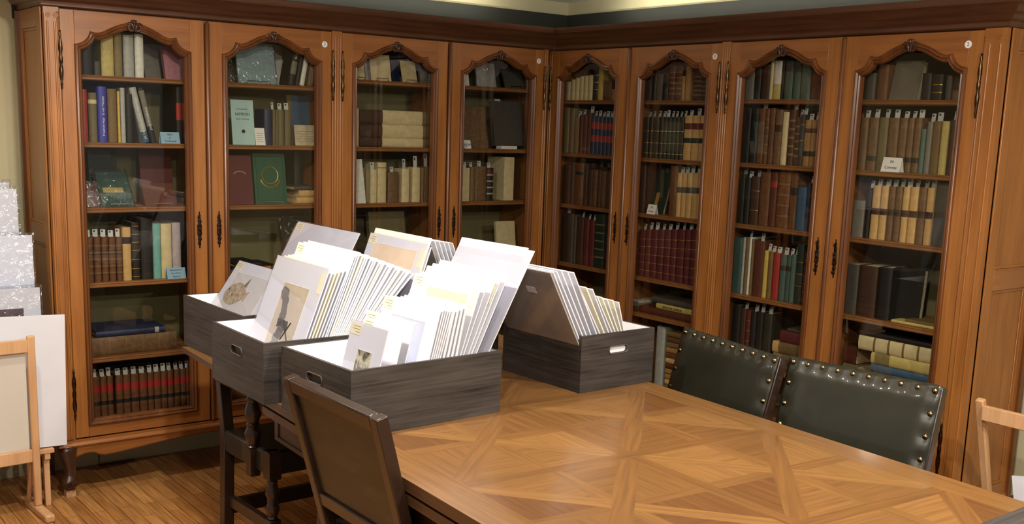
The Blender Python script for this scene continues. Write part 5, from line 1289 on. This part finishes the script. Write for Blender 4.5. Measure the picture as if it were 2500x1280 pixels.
# right easel: leans back, seen between the chairs and the wall
PT = Vector((-.25, 0, 0)); P1 = onx(2395, 968, -.25); P2 = onx(2410, 1190, -.10)
def right_easel():
    a = onx(2394, 975, -.25); b = onx(2408, 1188, -.14)
    e = empty('display_easel', (a.x, a.y, 0)); tag(e, 'pale beech easel standing at right beside the bookcase', 'easel')
    o_ = Vector((a.x, a.y, 0)); d = (b-a); k = a.z/(a.z-b.z); foot = a+d*k; foot.z = 0
    for sh, nm in ((0, 'post'), (-.5, 'post')):
        q = Vector((0, sh, 0)); pa, pb = a-o_+q, foot-o_+q
        mb = MB(); mb.beam(pb, pa, .032, .026, 0, Vector((0, 1, 0))); mb.build(nm, BEECH, e, bevel=.005)
        if sh: MB().beam(pa+Vector((.012, 0.08, -.12)), Vector((pa.x+.30, pa.y+.08, .01)), .024, .018, 0, Vector((0, 1, 0))).build('rear_leg', BEECH, e, bevel=.003)
    MB().box(-.012, .012, -.484, -.016, a.z-.075, a.z-.02).build('rail', BEECH, e, bevel=.003)
    ln = d*1.35; MB().box(ln.x-.012, ln.x+.012, -.484+ln.y, -.016+ln.y, a.z-.02+ln.z-.05, a.z-.02+ln.z).build('rail', BEECH, e, bevel=.003)
right_easel()
q = onx(2480, 1225, -.35)
tag(MB().box(0, .004, -.4, 0, 0, .125).build('white_board', WHITE, M=Matrix.Translation((q.x, q.y, q.z-.035)) @ Matrix.Rotation(R(-12), 4, 'X')), 'white board edge at the right border beside the pale easel', 'board')
tag(MB().box(q.x-.1, q.x+.2, q.y-.5, q.y+.1, 0, q.z-.036).build('low_stool', BB, bevel=.004), 'dark low stand under the white board at right', 'stand')
# lettering on the readable spines, wall cable
def find(sub):
    for o in bpy.data.objects:
        if sub in o.get('label', ''): return o
o = find('pale yellow book'); 
if o:
    text('lettering', 'My', .030, cm('cr'), o, (0, -.0012, .155)); text('lettering', 'Life', .030, cm('cr'), o, (0, -.0012, .125))
o = find('bright blue lettered')
if o: text('lettering', 'Friedrich Hajo   In vier Mänteln', .0135, PAPER, o, (.002, -.0014, .115), (0, -math.pi/2, 0)).rotation_euler = (math.pi/2, -math.pi/2, 0)
for s_, tx in (('black leaning book', 'ROOK'), ('cream lettered book', 'BALFOUR CHARLES')):
    o = find(s_)
    if o: text('lettering', tx, .016, PAPER if tx == 'ROOK' else cm('bk'), o, (0, -.0014, .15 if tx == 'ROOK' else .12)).rotation_euler = (math.pi/2, -math.pi/2, 0)
for s_, tx in (('black and white jacketed', 'JFK THE PRESIDENTIAL PORTFOLIO'), ('black and white lettered leaning', 'JOHN FITZGERALD')):
    o = find(s_)
    if o: text('lettering', tx, .012, PAPER, o, (0, -.0014, .11)).rotation_euler = (math.pi/2, -math.pi/2, 0)
tag(MB().tube([(-2.40, WY_-.006, .19), (-2.42, WY_-.008, .16), (-2.46, WY_-.03, .10), (-2.47, WY_-.045, .004), (-2.3, WY_-.05, .005)], .004, 6).build('power_cable', BB), 'thin black cable hanging behind the left bookcase foot', 'cable')
# lettering becomes plain mesh
bpy.context.view_layer.update(); dg = bpy.context.evaluated_depsgraph_get()
for o in [o for o in bpy.data.objects if o.type == 'FONT']:
    me = bpy.data.meshes.new_from_object(o.evaluated_get(dg)); nm = o.name.split('.')[0]
    q = bpy.data.objects.new(nm, me); col.objects.link(q); q.parent = o.parent; q.location = o.location; q.rotation_euler = o.rotation_euler; q.scale = o.scale
    bpy.data.objects.remove(o)
# ------------------------------------------------------------------ colour management
sc_ = bpy.context.scene
sc_.view_settings.view_transform = 'Standard'; sc_.view_settings.look = 'None'; sc_.view_settings.gamma = 1; sc_.view_settings.use_curve_mapping = False
sc_.view_settings.exposure = 0.85
sc_.cycles.transparent_max_bounces = 24; sc_.cycles.max_bounces = 8
